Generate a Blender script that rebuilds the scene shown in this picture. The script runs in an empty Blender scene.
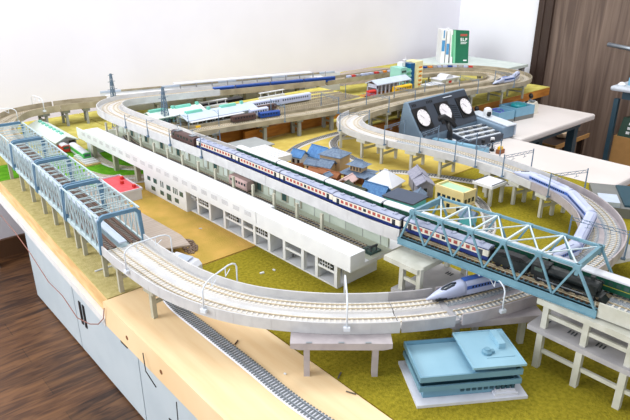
import bpy, math, random
from math import sin, cos, pi, atan2, hypot
from mathutils import Vector, Matrix
random.seed(7)
SC = bpy.context.scene
COL = SC.collection

# ------------------------------------------------------------------ materials
def lin(c):
    c /= 255.0
    return c/12.92 if c <= .04045 else ((c+.055)/1.055)**2.4
def rgb(t): return (lin(t[0]), lin(t[1]), lin(t[2]), 1)
MATS = {}
def mat(name, c, rough=.5, metal=0, c2=None, scale=40, stretch=(1,1,1), bump=0, lo=.4, hi=.62, spec=.4, detail=4, bscale=None):
    if name in MATS: return MATS[name]
    m = bpy.data.materials.new(name); m.use_nodes = True
    nt = m.node_tree; b = nt.nodes['Principled BSDF']
    b.inputs['Base Color'].default_value = rgb(c)
    b.inputs['Roughness'].default_value = rough
    b.inputs['Metallic'].default_value = metal
    b.inputs['Specular IOR Level'].default_value = spec
    tc = nt.nodes.new('ShaderNodeTexCoord'); mp = nt.nodes.new('ShaderNodeMapping')
    nt.links.new(tc.outputs['Object'], mp.inputs[0]); mp.inputs['Scale'].default_value = stretch
    nz = nt.nodes.new('ShaderNodeTexNoise'); nz.inputs['Scale'].default_value = scale; nz.inputs['Detail'].default_value = detail
    nt.links.new(mp.outputs[0], nz.inputs['Vector'])
    rp = nt.nodes.new('ShaderNodeValToRGB')
    rp.color_ramp.elements[0].position = lo; rp.color_ramp.elements[1].position = hi
    c2 = c2 or tuple(max(0, v*.965) for v in c)
    rp.color_ramp.elements[0].color = rgb(c2); rp.color_ramp.elements[1].color = rgb(c)
    nt.links.new(nz.outputs[0], rp.inputs[0]); nt.links.new(rp.outputs[0], b.inputs['Base Color'])
    if bump:
        n2 = nt.nodes.new('ShaderNodeTexNoise'); n2.inputs['Scale'].default_value = bscale or scale*3
        nt.links.new(mp.outputs[0], n2.inputs['Vector'])
        bp = nt.nodes.new('ShaderNodeBump'); bp.inputs['Strength'].default_value = bump; bp.inputs['Distance'].default_value = .002
        nt.links.new(n2.outputs[0], bp.inputs['Height']); nt.links.new(bp.outputs[0], b.inputs['Normal'])
    MATS[name] = m
    return m
def plank_floor():
    m = bpy.data.materials.new('dark plank floor'); m.use_nodes = True; nt = m.node_tree; b = nt.nodes['Principled BSDF']
    tc = nt.nodes.new('ShaderNodeTexCoord')
    br = nt.nodes.new('ShaderNodeTexBrick'); br.inputs['Scale'].default_value = 1
    br.inputs['Brick Width'].default_value = .42; br.inputs['Row Height'].default_value = .075; br.inputs['Mortar Size'].default_value = .0012
    br.offset = .37; br.inputs['Color1'].default_value = rgb((98,64,40)); br.inputs['Color2'].default_value = rgb((58,38,27)); br.inputs['Mortar'].default_value = rgb((35,24,18))
    nt.links.new(tc.outputs['Object'], br.inputs['Vector'])
    mp = nt.nodes.new('ShaderNodeMapping'); mp.inputs['Scale'].default_value = (3.5, 26, 1)
    nt.links.new(tc.outputs['Object'], mp.inputs[0])
    nz = nt.nodes.new('ShaderNodeTexNoise'); nz.inputs['Scale'].default_value = 2.2; nz.inputs['Detail'].default_value = 8; nz.inputs['Distortion'].default_value = 1.2
    nt.links.new(mp.outputs[0], nz.inputs['Vector'])
    rp = nt.nodes.new('ShaderNodeValToRGB'); rp.color_ramp.elements[0].position = .36; rp.color_ramp.elements[1].position = .66
    rp.color_ramp.elements[0].color = rgb((44,30,25)); rp.color_ramp.elements[1].color = rgb((158,112,72))
    nt.links.new(nz.outputs[0], rp.inputs[0])
    mx = nt.nodes.new('ShaderNodeMix'); mx.data_type = 'RGBA'; mx.blend_type = 'MULTIPLY'; mx.inputs[0].default_value = .0
    mx2 = nt.nodes.new('ShaderNodeMix'); mx2.data_type = 'RGBA'; mx2.inputs[0].default_value = .45
    nt.links.new(br.outputs['Color'], mx2.inputs[6]); nt.links.new(rp.outputs[0], mx2.inputs[7])
    nt.links.new(mx2.outputs[2], b.inputs['Base Color']); b.inputs['Roughness'].default_value = .42
    return m
def grain(name, ca, cb, stretch, scale=3, rough=.5):
    m = bpy.data.materials.new(name); m.use_nodes = True; nt = m.node_tree; b = nt.nodes['Principled BSDF']
    tc = nt.nodes.new('ShaderNodeTexCoord'); mp = nt.nodes.new('ShaderNodeMapping'); mp.inputs['Scale'].default_value = stretch
    nt.links.new(tc.outputs['Object'], mp.inputs[0])
    nz = nt.nodes.new('ShaderNodeTexNoise'); nz.inputs['Scale'].default_value = scale; nz.inputs['Detail'].default_value = 7; nz.inputs['Distortion'].default_value = .6
    nt.links.new(mp.outputs[0], nz.inputs['Vector'])
    rp = nt.nodes.new('ShaderNodeValToRGB'); rp.color_ramp.elements[0].position = .35; rp.color_ramp.elements[1].position = .65
    rp.color_ramp.elements[0].color = rgb(ca); rp.color_ramp.elements[1].color = rgb(cb)
    nt.links.new(nz.outputs[0], rp.inputs[0]); nt.links.new(rp.outputs[0], b.inputs['Base Color']); b.inputs['Roughness'].default_value = rough
    return m

M = {}
def dm(k, c, **kw): M[k] = mat(k.replace('_', ' '), c, **kw)
dm('concrete', (174,172,174), c2=(162,160,163), scale=60)
dm('concrete_mauve', (178,170,172), c2=(166,158,161), scale=60)
dm('concrete_brown', (172,162,140), c2=(150,140,118), scale=30)
dm('deck_pale', (200,200,200), c2=(190,190,191), scale=50)
dm('pier', (196,196,186), c2=(184,184,172), scale=60)
dm('pier_tan', (180,178,160), c2=(165,163,145), scale=60)
dm('white', (224,226,228), c2=(217,219,222), scale=30)
dm('white_green', (222,232,226), c2=(212,224,218), scale=30)
dm('ballast', (178,184,190), c2=(120,126,134), scale=900, lo=.35, hi=.6, rough=.9)
dm('ballast_pale', (206,203,202), c2=(196,194,190), scale=900, lo=.35, hi=.6, rough=.9)
dm('sleeper_pale', (222,216,206), rough=.8)
dm('sleeper_dark', (84,78,72), rough=.8)
dm('sleeper_taupe', (150,138,130), rough=.8)
dm('sleeper_brown', (88,62,40), rough=.8)
dm('rail', (200,184,154), rough=.4, metal=.2)
dm('rail_dark', (120,92,78), rough=.4, metal=.4)
dm('truss_blue', (112,152,168), c2=(100,140,156), scale=60, rough=.45)
dm('truss_pale', (186,204,208), c2=(174,194,199), scale=60, rough=.45)
dm('truss_light', (206,222,228), rough=.45)
dm('portal_blue', (98,134,160), c2=(88,124,150), scale=60, rough=.45)
dm('walkway', (188,200,216), rough=.6)
dm('moss', (162,148,44), c2=(124,114,28), scale=220, rough=.95, bump=1, lo=.3, hi=.7, bscale=500, detail=8, spec=.1)
dm('khaki', (204,190,136), c2=(180,166,106), scale=120, rough=.95, bump=.8, lo=.3, hi=.7, bscale=500, spec=.1)
dm('orange_grass', (206,166,90), c2=(182,154,74), scale=26, rough=.95, bump=.8, lo=.3, hi=.7, bscale=500, spec=.1)
dm('ochre_grass', (206,186,100), c2=(188,164,82), scale=30, rough=.95, bump=.6, lo=.3, hi=.7, bscale=500, spec=.1)
dm('lime_grass', (110,176,40), c2=(92,156,34), scale=80, rough=.95, bump=.6, bscale=500, spec=.1)
dm('yellow_grass', (206,196,110), c2=(188,176,88), scale=40, rough=.95, bump=.5, bscale=500, spec=.1)
dm('plywood', (238,212,170), c2=(228,196,150), scale=5, stretch=(14,1.4,1), rough=.6, lo=.35, hi=.7)
dm('plywood_edge', (224,190,136), c2=(208,168,110), scale=8, stretch=(1,2,14), rough=.6)
dm('orange_wood', (192,128,50), c2=(168,104,36), scale=8, stretch=(2,2,10), rough=.6)
dm('tabletop', (222,222,220), rough=.5)
dm('cabinet', (196,208,214), c2=(188,201,208), scale=8, rough=.5)
dm('seam', (70,74,80), rough=.8)
dm('black', (26,27,30), rough=.45)
dm('loco_black', (30,36,36), rough=.4, c2=(22,26,28))
dm('steel', (150,158,166), rough=.35, metal=.6)
dm('pole', (104,126,148), rough=.45)
dm('pole_white', (222,228,236), rough=.45)
dm('wall', (240,238,246), c2=(236,234,242), scale=4, rough=.85, spec=.1)
dm('wall_white', (246,247,252), c2=(243,244,249), scale=4, rough=.85, spec=.1)
dm('skirting', (96,66,44), rough=.5)
dm('door_dark', (64,48,40), rough=.5)
dm('desk_top', (220,213,210), c2=(214,207,203), scale=6, rough=.45)
dm('desk_edge', (178,166,152), rough=.5)
dm('desk_leg', (52,78,92), rough=.45)
dm('navy', (28,48,112), rough=.35)
dm('sleeper_grey', (112,118,122), rough=.8)
dm('station_floor', (196,200,182), rough=.7)
dm('screen_green', (206,216,204), c2=(196,207,194), scale=30)
dm('cream', (228,222,206), rough=.4)
dm('curtain_red', (178,84,74), rough=.6)
dm('glass_dark', (38,46,58), rough=.12, spec=.7)
dm('glass_green', (60,88,84), rough=.15, spec=.7)
dm('roof_lilac', (164,170,190), c2=(148,155,178), scale=60, rough=.6)
dm('roof_white', (216,218,224), rough=.5)
dm('train_green', (22,84,62), rough=.35)
dm('yellow_line', (206,190,60), rough=.5)
dm('brown_loco', (84,62,58), rough=.5)
dm('shink_white', (190,198,226), rough=.3)
dm('shink_blue', (66,104,184), rough=.3)
dm('tram_green', (70,190,84), rough=.4)
dm('mint', (150,206,194), rough=.5)
dm('mint_dark', (120,200,180), rough=.5)
dm('office_blue', (112,154,174), c2=(104,146,168), scale=20, rough=.5)
dm('office_roof', (142,182,200), c2=(134,175,194), scale=20, rough=.5)
dm('office_dark', (40,76,90), rough=.4)
dm('office_base', (214,216,226), rough=.6)
dm('roof_slate', (112,130,152), c2=(92,110,134), scale=200, stretch=(1,1,1), rough=.7)
dm('roof_blue', (84,132,182), c2=(66,112,166), scale=200, rough=.6)
dm('roof_grey', (150,150,164), c2=(136,136,152), scale=200, rough=.7)
dm('roof_dark', (72,82,100), rough=.7)
dm('roof_olive', (74,82,70), rough=.7)
dm('roof_red', (216,84,92), c2=(204,72,80), scale=100, rough=.6)
dm('wall_tan', (186,158,120), rough=.8)
dm('wall_brown', (150,96,62), rough=.8)
dm('wall_pink', (206,176,172), rough=.8)
dm('wall_cyan', (96,196,214), rough=.6)
dm('wall_yellow', (232,214,158), c2=(224,204,146), scale=30, rough=.7)
dm('roof_pale_green', (168,206,170), rough=.7)
dm('console', (122,144,164), c2=(112,134,155), scale=20, rough=.45)
dm('console_dark', (58,66,78), rough=.5)
dm('console_light', (206,214,224), rough=.45)
dm('box_blue', (122,170,196), rough=.45)
dm('box_grey', (120,122,120), rough=.6)
dm('teal', (24,130,140), rough=.3)
dm('purple', (84,84,180), rough=.4)
dm('gauge', (240,236,240), rough=.3)
dm('cardboard', (186,140,84), rough=.8)
dm('bag_green', (22,60,44), rough=.5)
dm('book_green', (28,110,80), rough=.4)
dm('paper', (240,242,244), rough=.6)
dm('print_blue', (80,150,206), rough=.5)
dm('flat_green', (122,202,160), rough=.6)
dm('flat_blue', (22,92,148), rough=.3)
dm('flat_cream', (240,230,176), rough=.6)
dm('copper_wire', (150,98,84), rough=.4)
dm('dark_wood_hole', (120,70,30), rough=.8)
dm('yellow_train', (236,190,30), rough=.4)
dm('red', (206,52,44), rough=.4)
dm('orange', (236,140,30), rough=.4)
dm('sky_train', (24,70,150), rough=.35)
dm('rubble', (150,130,112), c2=(110,92,80), scale=300, rough=.95)
dm('grey_flat', (156,160,160), rough=.7)
dm('planks', (178,164,152), c2=(160,146,134), scale=10, stretch=(1,30,1), rough=.8)
dm('rock', (214,190,160), rough=.8)
M['floor'] = plank_floor()
M['door'] = grain('dark walnut door', (92,74,64), (132,112,98), (1, 16, .8), 3, .55)

# ------------------------------------------------------------------ mesh builder
class MB:
    def __init__(s): s.v = []; s.f = []; s.m = []
    def add(s, vs, fs, mi=0):
        o = len(s.v); s.v += [tuple(v) for v in vs]
        for f in fs: s.f.append(tuple(i+o for i in f)); s.m.append(mi)
        return s
    def box(s, x0, x1, y0, y1, z0, z1, mi=0):
        return s.add([(x0,y0,z0),(x1,y0,z0),(x1,y1,z0),(x0,y1,z0),(x0,y0,z1),(x1,y0,z1),(x1,y1,z1),(x0,y1,z1)],
              [(0,3,2,1),(4,5,6,7),(0,1,5,4),(1,2,6,5),(2,3,7,6),(3,0,4,7)], mi)
    def rbox(s, c, sz, rz=0, mi=0):
        hx, hy = sz[0]/2, sz[1]/2; k, q = cos(rz), sin(rz); vs = []
        for z in (0, sz[2]):
            for a, b in ((-hx,-hy),(hx,-hy),(hx,hy),(-hx,hy)):
                vs.append((c[0]+a*k-b*q, c[1]+a*q+b*k, c[2]+z))
        return s.add(vs, [(0,3,2,1),(4,5,6,7),(0,1,5,4),(1,2,6,5),(2,3,7,6),(3,0,4,7)], mi)
    def bar(s, p, q, w, h=None, mi=0, up=(0,0,1)):
        h = h or w; p = Vector(p); q = Vector(q); d = (q-p).normalized(); u = Vector(up)
        if abs(d.dot(u)) > .98: u = Vector((0,1,0))
        a = d.cross(u).normalized()*(w/2); b = a.cross(d).normalized()*(h/2)
        vs = [p-a-b, p+a-b, p+a+b, p-a+b, q-a-b, q+a-b, q+a+b, q-a+b]
        return s.add(vs, [(0,3,2,1),(4,5,6,7),(0,1,5,4),(1,2,6,5),(2,3,7,6),(3,0,4,7)], mi)
    def tube(s, pts, r, n=6, mi=0, caps=True):
        pts = [Vector(p) for p in pts]; rs = r if isinstance(r, (list, tuple)) else [r]*len(pts); o = len(s.v); prev = None
        for i, p in enumerate(pts):
            d = (pts[min(i+1, len(pts)-1)]-pts[max(i-1, 0)]).normalized()
            u = Vector((0,0,1)) if abs(d.z) < .95 else Vector((0,1,0))
            if prev is not None:
                a = (prev - d*prev.dot(d)); a = a.normalized() if a.length > 1e-6 else d.cross(u).normalized()
            else: a = d.cross(u).normalized()
            prev = a; b = d.cross(a)
            for k in range(n):
                t = 2*pi*k/n; s.v.append(tuple(p+a*rs[i]*cos(t)+b*rs[i]*sin(t)))
        for i in range(len(pts)-1):
            for k in range(n):
                s.f.append((o+i*n+k, o+i*n+(k+1)%n, o+(i+1)*n+(k+1)%n, o+(i+1)*n+k)); s.m.append(mi)
        if caps:
            s.f.append(tuple(o+k for k in range(n))[::-1]); s.m.append(mi)
            s.f.append(tuple(o+(len(pts)-1)*n+k for k in range(n))); s.m.append(mi)
        return s
    def extr(s, poly, axis, a0, a1, mi=0):           # polygon in the plane normal to axis
        n = len(poly)
        def pt(u, v, a): return (a,u,v) if axis == 0 else ((u,a,v) if axis == 1 else (u,v,a))
        vs = [pt(u,v,a0) for u,v in poly]+[pt(u,v,a1) for u,v in poly]
        fs = [tuple(range(n))[::-1], tuple(range(n,2*n))]+[(i,(i+1)%n,n+(i+1)%n,n+i) for i in range(n)]
        return s.add(vs, fs, mi)
    def sweep(s, path, prof, mi=0):                  # path [(x,y,z)], prof [(offset,dz)]
        n = len(prof); o = len(s.v)
        for i, p in enumerate(path):
            a = path[max(i-1,0)]; b = path[min(i+1,len(path)-1)]
            dx, dy = b[0]-a[0], b[1]-a[1]; L = hypot(dx,dy); nx, ny = dy/L, -dx/L
            for u, w in prof: s.v.append((p[0]+nx*u, p[1]+ny*u, p[2]+w))
        for i in range(len(path)-1):
            for k in range(n):
                s.f.append((o+i*n+k, o+(i+1)*n+k, o+(i+1)*n+(k+1)%n, o+i*n+(k+1)%n)); s.m.append(mi)
        s.f.append(tuple(o+k for k in range(n))); s.m.append(mi)
        s.f.append(tuple(o+(len(path)-1)*n+k for k in range(n))[::-1]); s.m.append(mi)
        return s
    def lathe(s, c, prof, n=16, mi=0):               # prof [(r,z)] about vertical axis at c
        o = len(s.v)
        for r, z in prof:
            for k in range(n): t = 2*pi*k/n; s.v.append((c[0]+r*cos(t), c[1]+r*sin(t), c[2]+z))
        for i in range(len(prof)-1):
            for k in range(n): s.f.append((o+i*n+k, o+i*n+(k+1)%n, o+(i+1)*n+(k+1)%n, o+(i+1)*n+k)); s.m.append(mi)
        s.f.append(tuple(o+k for k in range(n))[::-1]); s.m.append(mi)
        s.f.append(tuple(o+(len(prof)-1)*n+k for k in range(n))); s.m.append(mi)
        return s
    def build(s, name, mats, parent=None, world=False, smooth=False, label=None, bevel=0):
        me = bpy.data.meshes.new(name); vs = s.v
        if world and parent is not None:
            l = parent.location; vs = [(a-l.x, b-l.y, c-l.z) for a,b,c in vs]
        me.from_pydata(vs, [], s.f); me.validate()
        mats = mats if isinstance(mats, (list,tuple)) else [mats]
        for m in mats: me.materials.append(M[m] if isinstance(m, str) else m)
        if len(mats) > 1 and len(me.polygons) == len(s.m): me.polygons.foreach_set('material_index', s.m)
        import bmesh
        bm = bmesh.new(); bm.from_mesh(me); bmesh.ops.recalc_face_normals(bm, faces=bm.faces); bm.to_mesh(me); bm.free()
        if smooth: me.polygons.foreach_set('use_smooth', [True]*len(me.polygons))
        me.update()
        o = bpy.data.objects.new(name, me); COL.objects.link(o)
        if parent is not None: o.parent = parent
        if label: o['label'] = label
        if bevel:
            b = o.modifiers.new('bevel','BEVEL'); b.width = bevel; b.segments = 2; b.limit_method = 'ANGLE'
        return o
def tag(o, label=None, cat=None, group=None, kind=None):
    if label: o['label'] = label
    if cat: o['category'] = cat
    if group: o['group'] = group
    if kind: o['kind'] = kind
    return o
def thing(name, label, cat, loc=(0,0,0), rz=0, group=None):
    o = bpy.data.objects.new(name, None); COL.objects.link(o); o.empty_display_size = .01
    o.location = loc; o.rotation_euler = (0,0,rz)
    return tag(o, label, cat, group)
def kids(o): return [c for c in bpy.data.objects if c.parent == o]
def dup(root, loc, rz, label, group=None):
    def cp(o, parent):
        c = o.copy(); COL.objects.link(c); c.parent = parent
        for ch in KID.get(o.name) or kids(o): cp(ch, c)
        return c
    r = cp(root, None); r.location = loc; r.rotation_euler = (0,0,rz); r['label'] = label
    if group: r['group'] = group
    return r
KID = {}
ORD = ['first','second','third','fourth','fifth','sixth','seventh','eighth','ninth','tenth','eleventh','twelfth','thirteenth','fourteenth','fifteenth','sixteenth','seventeenth','eighteenth','nineteenth','twentieth']

# ------------------------------------------------------------------ track paths
class Path:
    def __init__(s, pts, step=.006):
        P = [Vector(p) for p in pts]; P = [P[0]*2-P[1]]+P+[P[-1]*2-P[-2]]; q = []
        for i in range(1, len(P)-2):
            for k in range(40):
                t = k/40; a,b,c,d = P[i-1],P[i],P[i+1],P[i+2]
                q.append(.5*((2*b)+(c-a)*t+(2*a-5*b+4*c-d)*t*t+(3*b-a-3*c+d)*t**3))
        q.append(P[-2]); s.q = [q[0]]; s.s = [0]
        for p in q[1:]:
            L = (p-s.q[-1]).length
            if L > 1e-6: s.s.append(s.s[-1]+L); s.q.append(p)
        s.len = s.s[-1]
    def at(s, t):
        t = max(0, min(s.len-1e-6, t)); lo, hi = 0, len(s.s)-1
        while hi-lo > 1:
            m = (lo+hi)//2
            if s.s[m] <= t: lo = m
            else: hi = m
        f = (t-s.s[lo])/(s.s[hi]-s.s[lo]); return s.q[lo].lerp(s.q[hi], f)
    def tan(s, t): d = s.at(t+.006)-s.at(t-.006); return d.normalized()
    def nrm(s, t): d = s.tan(t); return Vector((d.y,-d.x))
    def ang(s, t): d = s.tan(t); return atan2(d.y,d.x)
    def off(s, t, u): return s.at(t)+s.nrm(t)*u
    def sub(s, a, b, z, u=0, step=.012):
        n = max(2, int((b-a)/step)+1)
        return [(*(s.off(a+(b-a)*i/(n-1), u)), z) for i in range(n)]
    def near(s, x, y):
        v = Vector((x,y)); i = min(range(len(s.q)), key=lambda k: (s.q[k]-v).length); return s.s[i]
def put_track(parent, path, a, b, z, offs, ballast='ballast', sleeper='sleeper_pale', rail='rail', slab=True, pitch=.0068, bw=.0125):
    for u in offs:
        mb = MB()
        mb.sweep(path.sub(a,b,z,u), [(-bw,0),(bw,0),(bw-.002,.0022),(-bw+.002,.0022)])
        tr = mb.build('trackbed', ballast, parent, world=True)
        mb = MB(); t = a+pitch/2
        while t < b:
            c = path.off(t,u); mb.rbox((c.x,c.y,z+.0022), (.0022,.0175,.0008), path.ang(t)); t += pitch
        mb.build('sleepers', sleeper, tr, world=False)
        for ch in (tr,): pass
        mb2 = MB()
        for g in (-.0048,.0048):
            mb2.sweep(path.sub(a,b,z,u+g), [(-.00045,.0028),(.00045,.0028),(.00045,.0042),(-.00045,.0042)])
        r = mb2.build('rails', rail, tr)
        l = parent.location
        for o in (tr.children): 
            o.location = (-l.x,-l.y,-l.z)
def viaduct(path, a, b, label, w=.070, zb=.049, zd=.0525, zt=.0648, offs=(-.0165,.0165), m='concrete', group='elevated double track sections', **kw):
    c = path.at((a+b)/2); t = thing('viaduct_section', label, 'viaduct', (c.x,c.y,zb), 0, group)
    h = w/2; e = .0022; mb = MB()
    mb.sweep(path.sub(a,b,0), [(-h,zb),(h,zb),(h,zt),(h-e,zt),(h-e,zd),(-h+e,zd),(-h+e,zt),(-h,zt)])
    k = a
    while k < b:                                        # thin panel ribs on the outer faces
        for sg in (-1,1):
            p = path.off(k+.004, sg*(h-.0003)); mb.rbox((p.x,p.y,zb+.0004), (.0007,.0010,zt-zb-.0008), path.ang(k+.004))
        k += .0225
    mb.build('deck', m, t, world=True)
    put_track(t, path, a, b, zd, offs, **kw)
    return t
PIER = 0
def pier(x, y, ang, w, h, label, m='pier', capd=.024, caph=.007, leg=.0065, nl=2, beam=True, group='viaduct piers', z0=0, capw=None, lw=None):
    t = thing('viaduct_pier', label, 'viaduct pier', (x,y,z0), ang, group)
    cw = (capw or w)/2
    MB().extr([(-cw,h),(cw,h),(cw,h-caph),(cw-.008,h-caph-.003),(-cw+.008,h-caph-.003),(-cw,h-caph)], 0, -capd/2, capd/2).build('cap', m, t)
    W = (lw or w)/2-.006
    for i in range(nl):
        yy = -W+2*W*i/(nl-1)
        MB().box(-leg/2,leg/2,yy-leg/2,yy+leg/2,0,h-caph-.002).build('leg', m, t)
    if beam: MB().box(-.0022,.0022,-W,W,h*.45,h*.45+.005).build('crossbeam', m, t)
    return t
# ================================================================== camera
ZC = .465; FPX = 594.; TH = math.atan(250/594.); AL = math.radians(48.8)
cam = bpy.data.cameras.new('camera'); co = bpy.data.objects.new('camera', cam); COL.objects.link(co)
cam.sensor_width = 36; cam.lens = FPX/630*36; cam.clip_start = .02; cam.clip_end = 50
fw = Vector((cos(AL)*cos(TH), sin(AL)*cos(TH), -sin(TH)))
co.location = (0,0,ZC); co.rotation_euler = fw.to_track_quat('-Z','Y').to_euler(); SC.camera = co
rt = Vector((sin(AL),-cos(AL),0)); upv = Vector((cos(AL)*sin(TH), sin(AL)*sin(TH), cos(TH)))
def at(px, py, z=0):
    """the place on the horizontal plane z that the photograph shows at px,py"""
    d = fw + rt*((px-315)/FPX) + upv*((210-py)/FPX); t = (z-ZC)/d.z
    return Vector((d.x*t, d.y*t, z))

# ================================================================== room
FZ, WY, WX = -.44, 2.0, 2.78
def struct(name, mb, m, **kw):
    o = mb.build(name, m, **kw); o['kind'] = 'structure'; return o
struct('floor', MB().box(-1.6,WX+.06,-1.4,WY+.06,FZ-.02,FZ), 'floor')
struct('wall_back', MB().box(-1.6,WX+.06,WY,WY+.06,FZ,1.7), 'wall')
struct('wall_right', MB().box(WX,WX+.06,1.545,WY,FZ,1.7).box(WX,WX+.06,-1.4,-.05,FZ,1.7).box(WX,WX+.06,-.05,1.545,1.55,1.7), 'wall_white')
struct('baseboard_back', MB().box(-1.6,WX-.012,WY-.012,WY,FZ,FZ+.062), 'skirting')
struct('baseboard_right', MB().box(WX-.012,WX,1.56,WY,FZ,FZ+.062), 'skirting')
d = struct('door_1', MB().box(WX+.01,WX+.04,-.04,1.475,FZ,1.53), 'door')
fr = MB().box(WX-.012,WX+.02,1.515,1.545,FZ,1.55).box(WX-.006,WX+.03,1.475,1.5145,FZ,1.53).box(WX-.012,WX+.02,-.05,1.545,1.53,1.56)
fr.build('door_frame', 'door_dark', d)
hm = MB(); hm.tube([(WX+.012,1.03,.115),(WX-.06,1.03,.115),(WX-.075,1.06,.118),(WX-.075,1.16,.128)], .009, 8)

hm.build('door_handle', 'steel', d, smooth=True)

# ================================================================== cabinet and tabletop under the layout
t = thing('storage_cabinet', 'long pale blue-white cabinet with flush doors under the wooden layout boards', 'cabinet', (.385,-.2,FZ))
MB().box(0,.5,0,1.86,.0,.385).build('body', 'cabinet', t)
ys = [.16,.77,1.17,1.52,1.86]
for i in range(4):
    dr = MB().box(-.006,-.0002,ys[i]+.002,ys[i+1]-.002,.008,.382).build('door', 'cabinet', t)
    hy = ys[i+1]-.05 if i != 1 else ys[i+1]+.0-.05
hb = MB().box(-.0085,-.0062,1.452,1.462,.098,.16).box(-.0085,-.0062,1.474,1.484,.098,.16).build('door_handle', 'black', t, label='black slotted door handle')
MB().box(-.012,-.0062,1.205,1.235,.178,.192).build('latch', 'black', t, label='small black latch')
t = thing('layout_table', 'white tabletop slab carrying the wooden layout boards, on pale legs', 'table', (.262,-.2,FZ))
MB().extr([(.0,.98),(.995,.98),(.995,2.18),(.045,2.18)], 2, .394, .4075).box(.9955,2.03,1.52,2.18,.394,.4075).box(.06,.995,0,.9795,.394,.3975).build('tabletop', 'tabletop', t)
for x, y in ((.06,2.12),(2.0,2.12),(2.0,1.55)):
    MB().box(x,x+.025,y,y+.025,0,.394).build('leg', 'tabletop', t)

# ================================================================== layout boards
def board(label, x0, x1, y0, y1, gm, em='plywood_edge', th=.032, z1=0, cover=True, xb=None):
    if xb is not None:
        t = thing('layout_board', label, 'board', (x0,y0,z1-th), 0)
        MB().extr([(x0,y0),(x1,y0),(x1,y1),(xb,y1)], 2, z1-th, z1-.0022).build('frame', em, t, world=True)
        MB().extr([(x0+.0008,y0+.0008),(x1-.0008,y0+.0008),(x1-.0008,y1-.0008),(xb+.0008,y1-.0008)], 2, z1-.0021, z1).build('grass_mat', gm, t, world=True)
        return t
    t = thing('layout_board', label, 'board', (x0,y0,z1-th), 0)
    MB().box(x0,x1,y0,y1,z1-th,z1-(.0022 if cover else 0)).build('frame', em if cover else ['plywood_edge'], t, world=True)
    if cover: MB().box(x0+.0008,x1-.0008,y0+.0008,y1-.0008,z1-.0021,z1).build('grass_mat', gm, t, world=True)
    return t
G = .0012
board('wooden board with pale khaki grass under the left truss bridges', .27, .402-G, .777+G, 1.43, 'khaki', xb=.2975)
board('small board with bright lime grass at the far left edge', .2975, .402-G, 1.43+G, 1.55, 'lime_grass', xb=.302)
board('board with pale yellow grass under the far left curve by the wall', .302, .68, 1.55+G, 1.96, 'yellow_grass', xb=.32)
board('orange-brown grass board between left truss bridges and white station', .402, .68-G, .777+G, 1.25, 'orange_grass')
board('bright lime grass board around the green tram shed and white hut', .402, .68-G, 1.25+G, 1.55, 'lime_grass')
board('deep olive grass board below the blue office model and steel truss bridge', .402, 1.30, -.2, .777-G, 'moss')
board('ochre yellow grass board holding the little village', .68, 1.262, .777+G, 1.31, 'ochre_grass', em='orange_wood')
board('yellow-green grass strip board behind the console under the brown line', 1.264, 1.62-G, 1.225, 1.320, 'yellow_grass', em='orange_wood')
board('yellow-green grass board at the far right corner beside the door', 1.62, 2.262, 1.165, 1.320, 'yellow_grass', em='orange_wood')
board('wide yellow grass board under the train yard along the back wall', .682, 2.29, 1.322, 1.96, 'yellow_grass')
t = thing('wall_shelf_board', 'thin pale green-white board at the far right corner below the books', 'board', (2.292,1.48,-.0))
MB().box(0,.34,0,.44,.0,.012).build('top', 'white_green', t)
for x, y in ((.01,.01),(.31,.01),(.31,.41)): MB().box(x,x+.02,y,y+.02,FZ,-.0001).build('leg', 'concrete', t)
# bare plywood board in front, with screw holes
t = thing('plywood_board', 'bare pale plywood board carrying the loose flexible track at the front', 'board', (.262,-.2,-.042))
MB().box(.262,.402-G,-.2,.777-G,-.042,0).build('panel', 'plywood', t, world=True)
h = MB()
for px, py in ((133,337),(168,372),(60,0)):
    pass
for y, z in ((.70,-.024),(.60,-.024),(.47,-.026)):
    h.extr([(y+.0035*cos(k*pi/4), z+.0035*sin(k*pi/4)) for k in range(8)], 0, .2615, .263)
h.build('screw_hole', 'dark_wood_hole', t, world=True)
# raised yard platform
t = thing('yard_platform', 'raised wooden platform with yellow grass top under the yard tracks', 'platform', (.70,1.33,0))
MB().box(.70,1.40,1.352,1.575,0,.0478).build('frame', 'orange_wood', t, world=True)
MB().box(.70,1.40,1.352,1.575,.0479,.050).build('grass_mat', 'yellow_grass', t, world=True)
t = thing('wooden_riser', 'orange wooden riser strip standing below the grey elevated track', 'riser', (.93,1.325,0))
MB().box(.9,1.22,1.32,1.33,0,.03).build('strip', 'orange_wood', t, world=True)
t = thing('wooden_riser', 'orange-brown wooden strip on the ground behind the meter console', 'riser', (1.31,1.207,-.045))
MB().box(1.305,1.56,1.207,1.222,-.045,-.002).build('strip', 'orange_wood', t, world=True)

# ================================================================== the big elevated loop
UP = Path([(.3235,.822),(.3235,.755),(.332,.652),(.3625,.560),(.421,.480),(.4965,.4155),(.572,.374),(.660,.347),(.745,.331),(.825,.328),(.897,.339),(.960,.369),(1.009,.411),(1.049,.468),(1.075,.545),(1.095,.63),(1.103,.72),(1.095,.83),(1.078,.93),(1.073,1.02),(1.088,1.09),(1.13,1.145),(1.20,1.178),(1.29,1.192),(1.42,1.200),(1.55,1.195),(1.70,1.180),(1.85,1.158),(1.97,1.150),(2.06,1.175),(2.12,1.235),(2.135,1.31),(2.12,1.39),(2.07,1.47),(1.99,1.53),(1.88,1.57),(1.75,1.59),(1.60,1.605),(1.45,1.618)])
kp = [0, UP.near(.50,.42), UP.near(.83,.334), UP.near(1.078,.53), UP.near(1.085,.93), UP.near(1.20,1.178), UP.near(1.70,1.162), UP.near(2.12,1.235), UP.near(1.99,1.53), UP.len-.001]
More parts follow.
